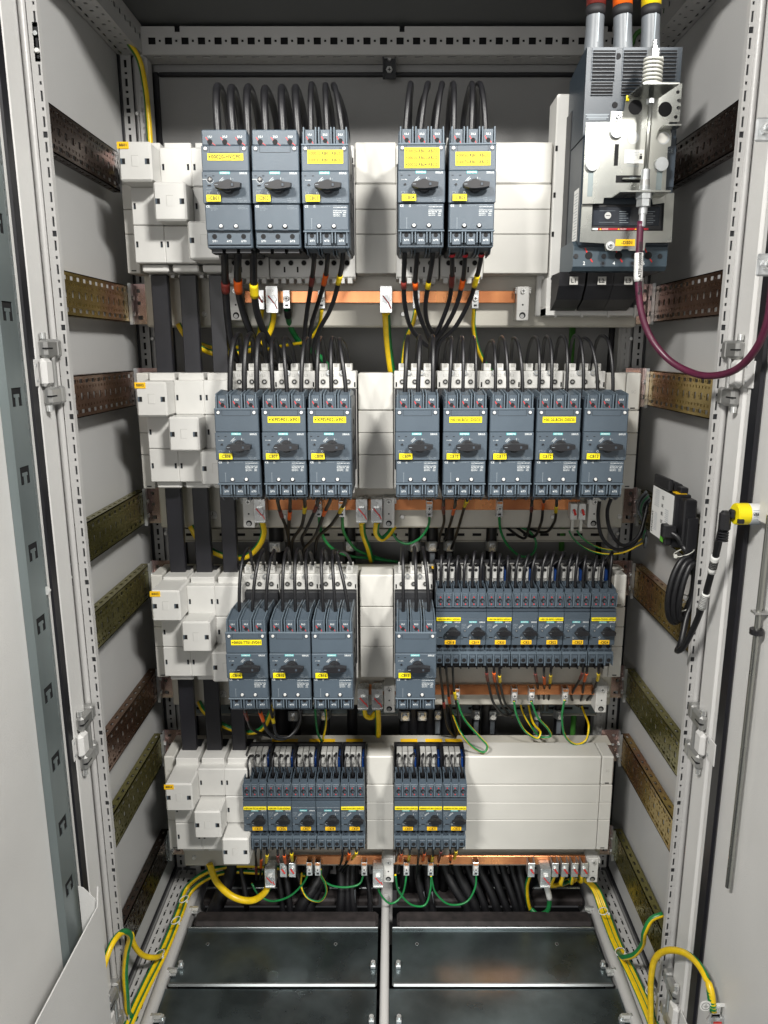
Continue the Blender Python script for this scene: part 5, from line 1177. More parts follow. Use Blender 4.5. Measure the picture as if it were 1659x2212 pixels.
for k, dx in enumerate((0, 10, 22, 34)):
    earth(f'thick earth wire from the {["second", "third", "fourth", "last"][k]} of the grouped clamps, gathered along the right floor beam', [(1197 + k * 20, 1890, 1.32), (1190 + k * 22, 1912 - k * 3, 1.33), (1215 + k * 12, 1908 - k * 3, 1.36), (1250 + k * 2, 1897 - k, 1.36), (1278 + k * 3, 1916 - k, 1.36)] + [(x_ + k * 4.5, y_, YH(y_, 1.142)) for x_, y_ in ((1298, 1968), (1326, 2040), (1362, 2112), (1396, 2190), (1416, 2245))], 1, 1, .0046, phase=.5 + k)
earth('earth wire branching from the right floor beam to the side wall', [(1432, 1975, 1.10), (1408, 1985, 1.10), (1393, 2012, 1.10), (1388, 2040, 1.12), (1370, 2062, 1.14), (1348, 2068, 1.165), (1337, 2058, YH(2058, 1.14))], 1, 1, .0048, phase=2.5)
cb_ = earth('thick earth wire looping from the right front post onto the right door', [(1407, 2250, 1.05), (1406, 2170, 1.05), (1407, 2110, 1.045), (1416, 2070, 1.035), (1442, 2053, 1.01), (1482, 2060, .97), (1515, 2092, .925), (1534, 2135, .895), (1541, 2185, .885)], 1, 1, .0052, phase=.2)
for q in range(6):
    p = W(1535 + q * .9, 2142 + q * 7, .893 - q * .0015); MB().cyl((p.x, p.y), .0058, p.z - .0012, p.z + .0012, 'z', 'wire_green', 12).build('tape_ring', cb_, cb_.location)
p = W(1543, 2200, .885); m = MB(); m.cyl((p.x, p.z), .012, p.y, p.y - .003, 'y', 'zinc_bright', 6, smooth=False); m.cyl((p.x, p.z), .008, p.y - .003, p.y - .010, 'y', 'zinc', 6, smooth=False); m.box(p.x - .006, p.x + .006, p.y - .0102, p.y - .0104, p.z + .002, p.z + .005, 'mark_red'); m.box(p.x - .006, p.x + .006, p.y - .003, p.y + .003, p.z, p.z + .022, 'zinc_bright'); m.box(p.x, .4775, p.y - .004, p.y + .004, p.z - .004, p.z + .004, 'zinc')
tag(m.build('earth_bolt', None, p), 'red-marked zinc earth bolt at the bottom of the right door', 'bolt')
p = W(1524, 2172, .885); m = MB(); m.cyl((p.x, p.z), .0085, p.y, p.y - .0012, 'y', 'paper_white', 22); m.add([(x, p.y - .0014, z) for x, z in arc_poly(p.x, p.z, .0055, .0062, 0, 360, 20)], [tuple(range(42))], 'ink_black'); m.box(p.x - .0003, p.x + .0003, p.y - .0014, p.y - .0015, p.z, p.z + .004, 'ink_black')
for q, w_ in ((0, .0035), (-.0015, .0024), (-.003, .0012)): m.box(p.x - w_, p.x + w_, p.y - .0014, p.y - .0015, p.z + q, p.z + q + .0005, 'ink_black')
m.box(p.x, .4775, p.y + .0002, p.y + .001, p.z - .003, p.z + .003, 'paper_white')
tag(m.build('earth_sign', None, p), 'round white sticker with the earth symbol beside the red-marked bolt', 'sticker')
# top corners
cable('earth_wire', 'yellow and green wire descending the upper left corner post', [W(196, -20, 1.30), W(232, 30, 1.34), W(272, 84, 1.42), W(300, 128, 1.455), W(314, 190, 1.462), W(321, 260, 1.464), W(326, 330, 1.464), (-.432, 1.45, Zh(-.25))], .0052, 'wire_yellow', 'green and yellow earth wires', (), 'wire_green_dark', .3, .1, 12)
cable('earth_wire', 'dark green wire tucked behind the grey sleeved cables at the upper right', [W(1440, -10, 1.38), W(1432, 30, 1.42), W(1400, 60, 1.45), W(1375, 72, 1.46), W(1364, 100, 1.465)], .0040, 'wire_green_dark', 'green and yellow earth wires')
# thin green loops under the bottom bar
def grn(lb, pts, y0=1.315, y1=1.37, r=.0021, fr=.85): earth(lb, pts, y0, y1, r, twist=.01, frac=fr, phase=.3)
grn('thin green loop from the fourth clamp of the bottom bar to the left', [(669, 1880), (655, 1908), (622, 1938), (582, 1946), (556, 1930), (544, 1908)])
grn('thin yellow-green loop under the fifth clamp of the bottom bar', [(687, 1882), (702, 1908), (704, 1930), (690, 1947), (665, 1940), (651, 1915), (652, 1885)], fr=.3)
grn('thin green loop reaching the sixth clamp of the bottom bar', [(692, 1878), (697, 1900), (720, 1914), (755, 1916), (778, 1908), (787, 1880)])
grn('thin green loop below the middle support of the bottom bar', [(817, 1896), (820, 1928), (845, 1952), (866, 1938), (876, 1905), (878, 1880)])
grn('thin green loop between the eighth and ninth clamps of the bottom bar', [(854, 1890), (862, 1926), (890, 1955), (918, 1955), (930, 1920), (931, 1880)])
grn('thin green loop reaching the tenth clamp of the bottom bar', [(931, 1892), (942, 1930), (972, 1954), (1008, 1948), (1027, 1915), (1028, 1880)])
earth('green and yellow wire dropping from the red-painted screw clamp in the bottom row', [(1145, 1888), (1138, 1915), (1141, 1950), (1152, 1985)], 1.315, 1.38, .0042, phase=1, frac=.6)
cable('earth_wire', 'plain green cable with a white label looping under the wide clamp at the bottom right', pix([(1175, 1885), (1180, 1912), (1187, 1945), (1180, 1970), (1160, 1975), (1146, 1962)], 1.305, 1.37), .0050, 'wire_green', 'green and yellow earth wires', [(1903, 1942, 'p')])
# black cables going down through the floor opening
fb = [(700, 650, .0135, 1960), (705, 665, .011, 1975), (790, 800, .006, 1980), (640, 660, .006, 1975), (735, 735, .010, 1975), (752, 752, .007, 1975), (762, 765, .008, 1975), (900, 925, .008, 1985), (922, 938, .008, 1985),
      (960, 1010, .010, 1965), (985, 1030, .011, 1970), (1010, 1050, .008, 1970), (1035, 1075, .009, 1970), (1062, 1098, .008, 1975), (1085, 1118, .008, 1975), (1105, 1130, .007, 1975), (1122, 1150, .009, 1975), (500, 458, .016, 1985), (520, 535, .006, 1985), (615, 628, .007, 1985), (600, 612, .006, 1985)]
for k, (xa, xb, rr, yb_) in enumerate(fb):
    A = W(xa, 1870, 1.405); B_ = W(xb, yb_, 1.372); 
    P_ = [A + Vector((0, .01, .10)), A, A.lerp(B_, .5) + Vector((random.uniform(-.004, .004), -.004, 0)), B_, B_ + Vector((.002, 0, -.06))]
    c_ = cable('floor_cable', f'black cable passing down through the foam seal, number {k + 1} in no visible order', P_, rr, group='black cables entering through the cabinet floor', n=12, step=.02)
    rk = sorted(range(len(fb)), key=lambda q: fb[q][1]).index(k); side_ = 0 if xb < 830 else 1; nl = sum(1 for f in fb if f[1] < 830); rk = rk if not side_ else rk - nl
    c_['label'] = f'{["slender", "medium", "thick"][0 if rr < .0075 else 1 if rr < .0105 else 2]} black floor cable, {["first", "second", "third", "fourth", "fifth", "sixth", "seventh", "eighth", "ninth", "tenth", "eleventh", "twelfth"][rk]} from the left {["left", "right"][side_]} of the centre tube'
    if k in (7, 8, 16, 6): MB().tube([c_.location + (P_[1].lerp(P_[3], t) - c_.location) + Vector((0, -.0055, 0)) for t in (.45, .72)], rr * .7, 'sleeve_grey', 8).build('cable_label', c_, c_.location)
# ================================================================== MAIN DISCONNECTOR
YS = 1.172
def ex(px, py, Y): return W(px, py, Y)
def slab(mb, poly, scale, off, Y, th, m, holes=()):
    pts = [W(off[0] + scale * x, off[1] + scale * y, Y) for x, y in poly]
    mb.prism([(p.x, p.z) for p in pts], 'y', Y, Y + th, m)
sc_, of_ = .3661, (1119, 0)
q = lambda x, y, Y=YS: W(1119 + sc_ * x, sc_ * y, Y)
a, b = q(402, 278), q(960, 720)
DX0, DX1 = .2785, .4145
dloc = Vector(((DX0 + DX1) / 2, 1.30, q(500, 1600, 1.2).z))
ds = thing('disconnector', 'big dark blue main disconnector marked -DS01 behind a zinc operating mechanism, upper right', 'disconnector', dloc)
def dp(mb, name, par=None): return mb.build(name, par or ds, dloc)
zt_, z1_, z2_, z3_ = q(500, 278).z, q(500, 720).z, q(500, 1440).z, q(500, 1600).z
m = MB()
m.prism([(YS, zt_), (YS, z1_ - .02), (1.275, z1_ - .02), (1.275, zt_ - .012), (YS + .03, zt_)], 'x', DX0, DX1, 'ds_blue')
# louvre slots
for (xa, xb) in ((438, 570), (618, 752), (800, 930)):
    X0, X1 = q(xa, 400).x, q(xb, 400).x
    X0, X1 = (X0 - DX0) + DX0, X1
    za, zb = q(500, 292).z, q(500, 468).z; n_ = 8
    m.box(X0 - .0012, X1 + .0012, YS - .0002, YS - .0012, zb - .002, za + .002, 'breaker_dark')
    for k in range(n_):
        z = za - (k + .3) * (za - zb) / n_; m.box(X0, X1, YS - .0014, YS - .0017, z - .0030, z, 'hole_black'); m.box(X0, X1, YS - .0012, YS - .0034, z - .0042, z - .0031, 'ds_blue')
    za, zb = q(500, 482).z, q(500, 560).z
    for k in range(4):
        z = za - (k + .2) * (za - zb) / 4; m.box(X0, X1 - .001, YS - .0002, YS - .0006, z - .0032, z, 'hole_black'); m.box(X0, X1 - .001, YS - .0002, YS - .0022, z - .0042, z - .0033, 'ds_blue')
for (x, y) in ((590, 332), (571, 620)): p = q(x, y); m.cyl((p.x, p.z), .0042, YS - .0001, YS - .0006, 'y', 'hole_black', 14)
for k, w_ in enumerate((.034, .030, .032, .026)): p = q(468, 675 + k * 9); m.box(p.x - w_ / 2, p.x + w_ / 2, YS - .0001, YS - .0003, p.z - .0006, p.z + .0004, 'ink_grey')
dp(m, 'terminal_cover')
m = MB(); m.box(DX0, DX1, YS - .006, 1.245, z2_ - .004, z1_ - .0205, 'ds_blue', .002); m.box(DX0 - .001, DX1 + .001, 1.2452, 1.282, z2_ - .010, zt_ - .06, 'breaker_side', .002)
p0, p1 = q(880, 870), q(925, 1110); m.box(DX1 - .018, DX1 - .001, YS - .0062, YS - .0075, p1.z, p0.z, 'breaker_dark'); m.text('CE', DX1 - .0095, p0.z - .006, YS - .0077, .005, 'ink_grey', .010)
dp(m, 'body')
# paper rating strip on the side
m = MB(); m.box(DX0 - .0004, DX0 - .0001, 1.178, 1.206, z2_ + .006, z2_ + .080, 'paper_white')
for k in range(16): m.box(DX0 - .0006, DX0 - .0004, 1.181, 1.203 - (k % 3) * .004, z2_ + .010 + k * .0042, z2_ + .0108 + k * .0042, 'ink_grey')
dp(m, 'rating_label')
# control panel window
m = MB(); P0, P1 = q(438, 1205, YS - .01), q(860, 1358, YS - .01)
m.box(P0.x, P1.x, YS - .0062, YS - .0090, P1.z, P0.z, 'black_plastic', .0008); w0, w1 = q(440, 1222, YS - .01), q(832, 1332, YS - .01)
m.box(w0.x, w1.x, YS - .0091, YS - .0100, w1.z, w0.z, 'smoked', .0006)
p = q(530, 1272, YS - .01); m.cyl((p.x, p.z), .0048, YS - .0101, YS - .0106, 'y', 'paper_white', 18); m.box(p.x - .0032, p.x + .0032, YS - .0107, YS - .0108, p.z - .0004, p.z + .0004, 'ink_black'); m.box(p.x - .0125, p.x + .0105, YS - .0101, YS - .0103, p.z - .0095, p.z - .0092, 'ink_grey'); m.box(p.x - .0125, p.x + .0105, YS - .0101, YS - .0103, p.z + .0065, p.z + .0068, 'ink_grey')
for k in range(6): p = q(598, 1250 + 13 * k, YS - .01); m.box(p.x, p.x + .010 + (k % 2) * .003, YS - .0101, YS - .0103, p.z, p.z + .0007, 'ink_grey')
for k in range(6): p = q(760, 1250 + 13 * k, YS - .01); m.box(p.x, p.x + .012 - (k % 2) * .003, YS - .0101, YS - .0103, p.z, p.z + .0007, 'ink_grey')
r0, r1 = q(472, 1345, YS - .01), q(770, 1357, YS - .01); m.box(r0.x, r1.x, YS - .0091, YS - .0094, r1.z, r0.z, 'label_red'); m.box(r0.x - .009, r0.x, YS - .0091, YS - .0094, r1.z, r0.z, 'paper_white')
for t, xx in (('DANGER', 515), ('PELIGRO', 622), ('DANGER', 722)):
    p = q(xx, 1351, YS - .01); m.text(t, p.x, p.z, YS - .0096, .0020, 'paper_white', .009); m.add([(p.x - .0085, YS - .0096, p.z - .0012), (p.x - .0055, YS - .0096, p.z - .0012), (p.x - .0070, YS - .0096, p.z + .0014)], [(0, 1, 2)], 'tag_yellow')
dp(m, 'control_window')
# lower terminal cover
m = MB(); L0, L1 = q(312, 1452, YS), q(850, 1600, YS); lz1, lz0 = L0.z, q(500, 1597, YS).z
m.prism([(YS, lz1), (YS, lz0 + .006), (YS + .006, lz0), (1.262, lz0), (1.262, lz1 + .008), (YS + .01, lz1 + .008)], 'x', L0.x + .004, DX1 + .0005, 'ds_blue_light')
for k, xx in enumerate((417, 593, 768)):
    p = q(xx, 1508); m.cyl((p.x, p.z), .0055, YS - .0001, YS - .0005, 'y', 'hole_black', 18); m.text('246'[k], q(xx - 28, 1553).x, q(xx, 1553).z, YS - .0003, .0050, 'ink_white')
    m.quad([(q(xx - 25, 1463).x, YS - .0003, q(0, 1463).z), (q(xx - 17, 1463).x, YS - .0003, q(0, 1463).z), (q(xx - 5, 1492).x, YS - .0003, q(0, 1492).z), (q(xx - 13, 1494).x, YS - .0003, q(0, 1494).z)], 'mark_red'); m.quad([(q(xx + 5, 1525).x, YS - .0003, q(0, 1525).z), (q(xx + 13, 1525).x, YS - .0003, q(0, 1525).z), (q(xx + 26, 1546).x, YS - .0003, q(0, 1546).z), (q(xx + 18, 1548).x, YS - .0003, q(0, 1548).z)], 'mark_red')
for xx in (341, 505, 680, 836): p = q(xx, 1512); m.cyl((p.x, p.z), .0036, YS - .0001, YS - .0012, 'y', 'black_plastic', 12)
for xx in (500, 674): p = q(xx, 1555); m.cyl((p.x, p.z), .0042, YS - .0001, YS - .0010, 'y', 'ds_blue', 14); m.cyl((p.x, p.z), .0022, YS - .0011, YS - .0013, 'y', 'hole_black', 10)
dp(m, 'lower_terminal_cover')
# beige base adapter
m = MB(); bx0, bx1 = .2620, .4150; bz0, bz1 = W(1300, 681, 1.29).z, W(1300, 205, 1.29).z
m.box(bx0, bx1, 1.284, 1.343, bz0 + .055, bz1, 'plastic_adapter', .002); m.box(bx0 - .012, bx1 + .006, 1.330, 1.344, bz0 + .0, bz0 + .12, 'plastic_adapter', .002)
for z in (bz1 - .08, bz1 - .15, bz1 - .21): m.box(bx0 + .0002, bx0 + .004, 1.2838, 1.2834, z - .004, z + .004, 'hole_black')
m.box(bx0 - .004, bx0 + .004, 1.284, 1.3295, bz0, bz0 + .060, 'plastic_adapter'); m.box(bx1 - .004, bx1 + .004, 1.284, 1.3295, bz0, bz0 + .06, 'plastic_adapter')
m.box(bx0 - .004, bx1 + .004, 1.280, 1.3295, bz0 - .001, bz0 + .012, 'plastic_adapter', .001)
for k in range(4): xx = bx0 + .010 + k * .044; m.box(xx, xx + .003, 1.276, 1.2798, bz0 - .004, bz0 + .016, 'plastic_adapter')
m.box(bx0 + .006, bx1 - .006, 1.300, 1.3295, bz0 + .0125, bz0 + .054, 'breaker_side')
for (x, z) in ((bx0 + .012, bz0 + .050), (bx0 + .006, bz0 + .018)): m.screw(x, z, 1.2795, .0045, 'zinc_bright', cross=False)
dp(m, 'base_adapter')
for k in range(3): # curved black shrouds
    xc = (q(350, 1700).x, q(520, 1700).x, q(680, 1700).x)[k]; zc = q(0, 1612, 1.22).z
    prof = [(1.200, zc), (1.205, zc - .020), (1.222, zc - .040), (1.250, zc - .052), (1.262, zc - .055), (1.262, zc)]
    m = MB(); m.prism(prof, 'x', xc - .0215, xc + .019, 'black_plastic'); m.box(xc - .006, xc + .007, 1.1996, 1.1992, zc - .019, zc - .007, 'ink_emboss'); m.text(('L1', 'L2', 'L3')[k], xc, zc - .0130, 1.1990, .006, 'ink_black')
    dp(m, 'terminal_shroud')
# mechanism plates
YP = 1.150
m = MB()
def S(poly, Y, th, mt): slab(m, poly, sc_, of_, Y, th, mt)
# main plate, one slab; flat patches paint the dark and light of its openings
def R(x0, y0, x1, y1, Y=YP, th=.002): 
    p, r = q(x0, y0, Y), q(x1, y1, Y); return p.x, r.x, r.z, p.z
X = lambda x: q(x, 1000, YP).x
mx = lambda x, y: q(x, y, YP)
big = [(402, 722), (546, 720), (550, 656), (626, 656), (634, 600), (640, 576), (830, 576), (866, 500), (970, 492), (962, 584), (944, 584), (938, 592), (944, 604), (962, 606), (960, 626), (940, 626), (934, 636), (940, 646), (958, 648), (952, 718), (892, 720), (890, 742), (906, 790), (902, 862), (884, 866), (872, 1100), (866, 1196), (796, 1206), (790, 1166), (508, 1166), (502, 1200), (380, 1202)]
S(big, YP, .0022, 'steel_plate')
for (x, y, r_) in ((692, 633, .0098), (868, 645, .0098), (943, 543, .0024), (931, 690, .0024)): p = mx(x, y); m.cyl((p.x, p.z), r_, YP - .0001, YP - .0003, 'y', 'hole_black', 22)
for (x, y) in ((494, 811), (678, 813), (860, 815)): p = mx(x, y); m.cyl((p.x, p.z), .0085, YP - .0001, YP - .0003, 'y', 'zinc', 20); m.cyl((p.x - .0015, p.z), .0070, YP - .0004, YP - .0006, 'y', 'plastic_cream', 20)
for (xa, ya, xb, yb) in ((416, 1000, 438, 1160), (820, 1000, 842, 1155)):
    p, r = mx(xa, ya), mx(xb, yb); m.box(p.x, r.x, YP - .0001, YP - .0003, r.z, p.z, 'galvanised')
p, r = mx(572, 850), mx(588, 978); m.box(p.x, r.x, YP - .0001, YP - .0003, r.z, p.z, 'hole_black')
p, r = mx(578, 1035), mx(728, 1078); m.box(p.x, r.x, YP - .0001, YP - .0003, r.z, p.z, 'hole_black'); m.box(p.x + .008, r.x, YP - .0004, YP - .006, r.z + .003, p.z - .004, 'steel_plate', .001); m.text('NZU', (p.x + r.x) / 2 + .004, (p.z + r.z) / 2, YP - .0062, .003, 'ink_grey')
dp(m, 'mechanism_plate')
m = MB() # outward tabs
p = mx(700, 505); r = mx(872, 505); f_ = mx(640, 572)
m.add([(mx(640, 572).x, YP, f_.z), (mx(830, 572).x, YP, f_.z), (r.x, YP - .055, f_.z + .001), (p.x - .008, YP - .055, f_.z + .001), (mx(640, 572).x, YP, f_.z - .002), (mx(830, 572).x, YP, f_.z - .002), (r.x, YP - .055, f_.z - .001), (p.x - .008, YP - .055, f_.z - .001)], [(0, 1, 2, 3), (7, 6, 5, 4), (0, 3, 7, 4), (1, 5, 6, 2), (3, 2, 6, 7), (0, 4, 5, 1)], 'steel_plate')
dp(m, 'bent_tab'); m = MB()
p = mx(832, 768); m.box(mx(832, 768).x, mx(930, 768).x, YP - .022, YP - .0002, p.z, p.z + .002, 'steel_plate')
dp(m, 'bent_tab'); m = MB()
p = mx(555, 1166); m.box(mx(555, 1166).x, mx(842, 1166).x, YP - .040, YP - .0002, p.z, p.z + .0022, 'steel_plate')
dp(m, 'bent_tab'); m = MB()
p = mx(640, 585); m.box(p.x - .001, p.x + .003, YP - .0004, YP - .003, p.z - .003, p.z + .004, 'tag_yellow')
dp(m, 'yellow_dot')
m = MB() # lower U plate
YU = YP + .006
uq = lambda x, y: q(x, y, YU)
for poly in ([(378, 1206), (440, 1206), (432, 1362), (856, 1362), (864, 1200), (872, 1142), (922, 1138), (906, 1430), (752, 1432), (746, 1478), (656, 1480), (648, 1470), (616, 1470), (606, 1480), (514, 1480), (510, 1436), (365, 1428)],):
    pts = [uq(*t) for t in poly]; m.prism([(t.x, t.z) for t in pts], 'y', YU, YU + .002, 'steel_plate')
dp(m, 'lower_plate')
m = MB(); p0, p1 = uq(576, 1412), uq(688, 1452); m.box(p0.x, p1.x, YU - .0002, YU - .0010, p1.z, p0.z, 'tag_orange', .0002); m.text('-DS01', (p0.x + p1.x) / 2 + .002, (p0.z + p1.z) / 2, YU - .0012, .0045, 'ink_black'); dp(m, 'marker_plate')
m = MB(); p0, p1 = mx(630, 884), mx(738, 965); m.box(p0.x, p1.x, YP - .0002, YP - .0006, p1.z, p0.z, 'paper_white')
for k, t in enumerate(('Siemens Industry, Inc.', 'Norcross GA 30092', '', 'Siemens AG', 'Siemensstr. 10', 'D-93055 Regensburg')): m.text(t, p0.x + .004, p0.z - .0035 - k * .0036, YP - .0007, .0021, 'ink_grey', .0175 - (k in (3, 4)) * .006, 'l') if t else None
m.cyl((p1.x - .0042, (p0.z + p1.z) / 2), .0055, YP - .0007, YP - .0008, 'y', 'tie_white', 18); m.cyl((p1.x - .0042, (p0.z + p1.z) / 2 + .0028), .0012, YP - .0009, YP - .0010, 'y', 'ink_black', 10); m.box(p1.x - .0062, p1.x - .0022, YP - .0009, YP - .0010, (p0.z + p1.z) / 2 - .0035, (p0.z + p1.z) / 2 + .0012, 'ink_black')
dp(m, 'address_label')
for (x, y, r_, Y_) in ((581, 776, .0098, YP), (436, 970, .0098, YP), (842, 972, .0098, YP)):
    p = mx(x, y); m = MB(); m.cyl((p.x, p.z), r_, Y_ - .0002, Y_ - .0050, 'y', 'zinc', 26, r2=r_ * .96); dp(m, 'guide_stud')
for (x, y) in ((588, 688), (543, 1451)):
    p = mx(x, y); m = MB(); m.cyl((p.x, p.z), .0065, YP - .0002, YP - .0012, 'y', 'zinc_bright', 18); m.screw(p.x, p.z, YP - .0013, .0042, 'zinc'); dp(m, 'screw')
# pull rod, spring, nuts (all on one slanting axis)
YR_ = YP - .028
ax0, ax1 = q(808, 232, YR_), q(733, 1300, YR_)
dr = (ax1 - ax0)
def at_(y): return ax0 + dr * ((y - 232) / (1300 - 232))
m = MB(); m.tube([at_(232), at_(500)], .0018, 'zinc', 8); m.tube([at_(500), at_(1040)], .0034, 'steel_plate', 12); dp(m, 'pull_rod')
m = MB(); hel = []
for k in range(141):
    t = k / 140; c_ = at_(335 + 160 * t); hel.append(c_ + Vector((.0118 * math.cos(t * 2 * math.pi * 7), .0118 * math.sin(t * 2 * math.pi * 7), 0)))
m.tube(hel, .0018, 'tie_white', 7); dp(m, 'return_spring')
m = MB()
def nut(y, r_, hgt, mt='zinc', n=6): c_ = at_(y); m.cyl((c_.x, c_.y), r_, c_.z - hgt / 2, c_.z + hgt / 2, 'z', mt, n, smooth=n > 6)
nut(262, .0030, .010); dp(m, 'nut'); m = MB(); nut(285, .0048, .006); nut(300, .0040, .012); nut(318, .0085, .010); dp(m, 'nut'); m = MB(); nut(587, .0058, .006); dp(m, 'nut'); m = MB(); nut(1060, .0060, .030, 'zinc', 16); nut(1108, .0068, .024, 'hinge_zinc', 16)
for k in range(8): nut(1090 + k * 6, .0073, .001, 'zinc', 16)
nut(1145, .0115, .011, 'zinc'); nut(1190, .0100, .012, 'zinc'); nut(1230, .0060, .014, 'zinc', 16); nut(1280, .0048, .026, 'zinc', 16)
dp(m, 'threaded_ferrule')
# maroon cable to the right door
cw = pix([(1384, 478, YR_), (1381, 535, YR_), (1379, 580, YR_), (1379, 618, YR_), (1386, 677, 1.118), (1406, 730, 1.11), (1446, 778, 1.09), (1492, 804, 1.06), (1534, 812, 1.02), (1590, 798, .97), (1634, 752, .93), (1658, 694, .91), (1668, 620, .905), (1675, 540, .90)], 1, 1)
mc = cable('bowden_cable', 'thick maroon cable sweeping from the disconnector mechanism across to the right door', cw, .0048, 'cable_maroon', n=14, cat='cable')
seg = [p for p in smooth_path(cw, .006) if 539 <= PJ(p)[1] <= 617 and PJ(p)[0] < 1450]
l = MB(); l.tube(seg, .0062, 'paper_white', 14); 
c_ = seg[len(seg) // 2]; d_ = (seg[-1] - seg[0]).normalized()
l.text('Part No. A7E9150000876889', 0, 0, 0, .0042, 'ink_black', .072, U=-d_, V=Vector((-1, 0, 0)), O=c_ + Vector((0, -.0066, 0)))
l.build('paper_label', mc, cw[0])
# grey sleeved supply cables
for k, (xa, xb, cm, nm) in enumerate(((1282, 1286, 'sleeve_brown', 'brown'), (1345, 1345, 'sleeve_orange', 'orange'), (1404, 1406, 'sleeve_yellow', 'yellow'))):
    Yc = 1.225; A = W(xa, 108, Yc); B_ = W(xb, 36, Yc); T = W(xb, -30, Yc)
    dd = (B_ - A).normalized()
    o = tag(MB().tube([A - dd * .03, A, A.lerp(B_, .5), B_, B_ + dd * .002], .0135, 'sleeve_grey', 20, rf=lambda t: 1.06 if t < .3 else .98).build('supply_cable', None, A), f'thick grey sleeved supply cable with a {nm} band entering the disconnector from above', 'cable', 'grey supply cables above the disconnector')
    MB().tube([B_ + dd * .0001, B_ + dd * .0125], .0143, 'black_matte', 20).build('black_band', o, A); MB().tube([B_ + dd * .0131, B_ + dd * .04], .0142, cm, 20).build('colour_band', o, A)
    MB().tube([B_ + dd * .0401, B_ + dd * .10], .0136, 'cable_black', 18).build('upper_length', o, A)
    pr = MB(); c_ = A.lerp(B_, .55); pr.box(c_.x + .001, c_.x + .0028, Yc - .0139, Yc - .0134, c_.z - .018, c_.z + .020, 'ink_grey'); pr.build('print', o, A)
# ================================================================== side device, coil, sensor
X0 = .440; Ya, Yb_ = 1.128, 1.226; zt2, zb2 = Zh(.221), Zh(.306)
loc = Vector((X0 + .015, 1.17, zb2))
dv = thing('monitor_box', 'black electronic box with a printed silver front on the right side wall', 'electronic device', loc)
m = MB(); m.box(X0, .4660, Ya, Yb_, zb2, zt2, 'black_plastic', .002); m.box(.4470, .4665, 1.105, Ya - .0003, zb2 + .012, zt2 - .004, 'black_plastic', .002); m.box(.4500, .4665, 1.094, 1.1047, zb2 - .022, zt2 - .03, 'black_plastic', .001)
m.build('housing', dv, loc)
m = MB(); xl = X0 - .0004
m.box(X0 - .0003, X0 - .0001, Ya + .002, Yb_ - .002, zb2 + .002, zt2 - .002, 'paper_white')
def sl(y0, y1, z0, z1, mt, e=0): m.box(xl - .0001 - e, xl - e, y0, y1, z0, z1, mt)
U_ = Vector((0, -1, 0)); V_ = Vector((0, 0, 1))
m.text('PANDUIT', 0, 0, 0, .0062, 'ink_black', .036, U=V_, V=U_ * -1, O=Vector((xl - .0004, Yb_ - .009, zb2 + .024)))
for k in range(9): m.box(xl - .0002, xl - .0001, Yb_ - .034, Yb_ - .017 + (k % 3) * .002, zt2 - .006 - k * .0032, zt2 - .0068 - k * .0032, 'ink_grey')
for k, t in enumerate(('CE', 'UK', 'NRTL', 'CAT')): m.text(t, 0, 0, 0, .0052, 'ink_black', .009, U=U_, V=V_, O=Vector((xl - .0003, Yb_ - .050, zt2 - .014 - k * .013)))
for k in range(8): m.box(xl - .0002, xl - .0001, Ya + .020, Ya + .036 - (k % 2) * .003, zt2 - .030 - k * .0032, zt2 - .0308 - k * .0032, 'ink_grey')
for k in range(12): m.box(xl - .0002, xl - .0001, Yb_ - .030, Yb_ - .017, zt2 - .044 - k * .0026, zt2 - .0446 - k * .0026, 'ink_grey')
m.build('printed_front', dv, loc)
m = MB(); m.box(X0 + .004, X0 + .020, Ya + .004, Ya + .024, zt2 + .0004, zt2 + .0012, 'tag_orange'); m.build('orange_label', dv, loc)
m = MB(); m.box(X0 - .0120, X0 - .0005, Ya - .003, Ya + .020, zb2 + .004, zb2 + .036, 'black_plastic', .002); m.box(X0 - .0124, X0 - .0122, Ya + .004, Ya + .016, zb2 + .008, zb2 + .017, 'led_green'); m.build('socket', dv, loc)
m = MB()
for k in range(3): m.box(X0 - .004 + k * .009, X0 + .004 + k * .009, Ya + .018 + k * .004, Yb_ - .012, zt2 + .0015, zt2 + .020 - k * .004, 'black_plastic', .002)
m.box(X0 + .010, X0 + .022, Ya + .004, Ya + .035, zt2 + .001, zt2 + .010, 'black_plastic', .001); m.build('terminal_plug', dv, loc)
# wire bundle behind the device
for k in range(7):
    a_ = W(1396 + k * 1.5, 1062 + k * 3, 1.25 + .004 * k); b_ = W(1378 + k * 2, 1102 + k * 2, 1.285); c_ = W(1390 + k, 1132 + k * 5, 1.27)
    cable('bundle_wire', f'{["grey", "black", "grey", "green", "grey", "black", "grey"][k]} wire in the bundle behind the black box, {["topmost", "second", "third", "fourth", "fifth", "sixth", "lowest"][k]} one', [a_, a_.lerp(b_, .5) + Vector((-.004, 0, .004)), b_, c_, c_ + Vector((.002, .01, -.02))], .0022, ['sleeve_grey', 'cable_black', 'sleeve_grey', 'wire_green', 'sleeve_grey', 'cable_black', 'sleeve_grey'][k], 'wires bundled behind the black box', n=8)
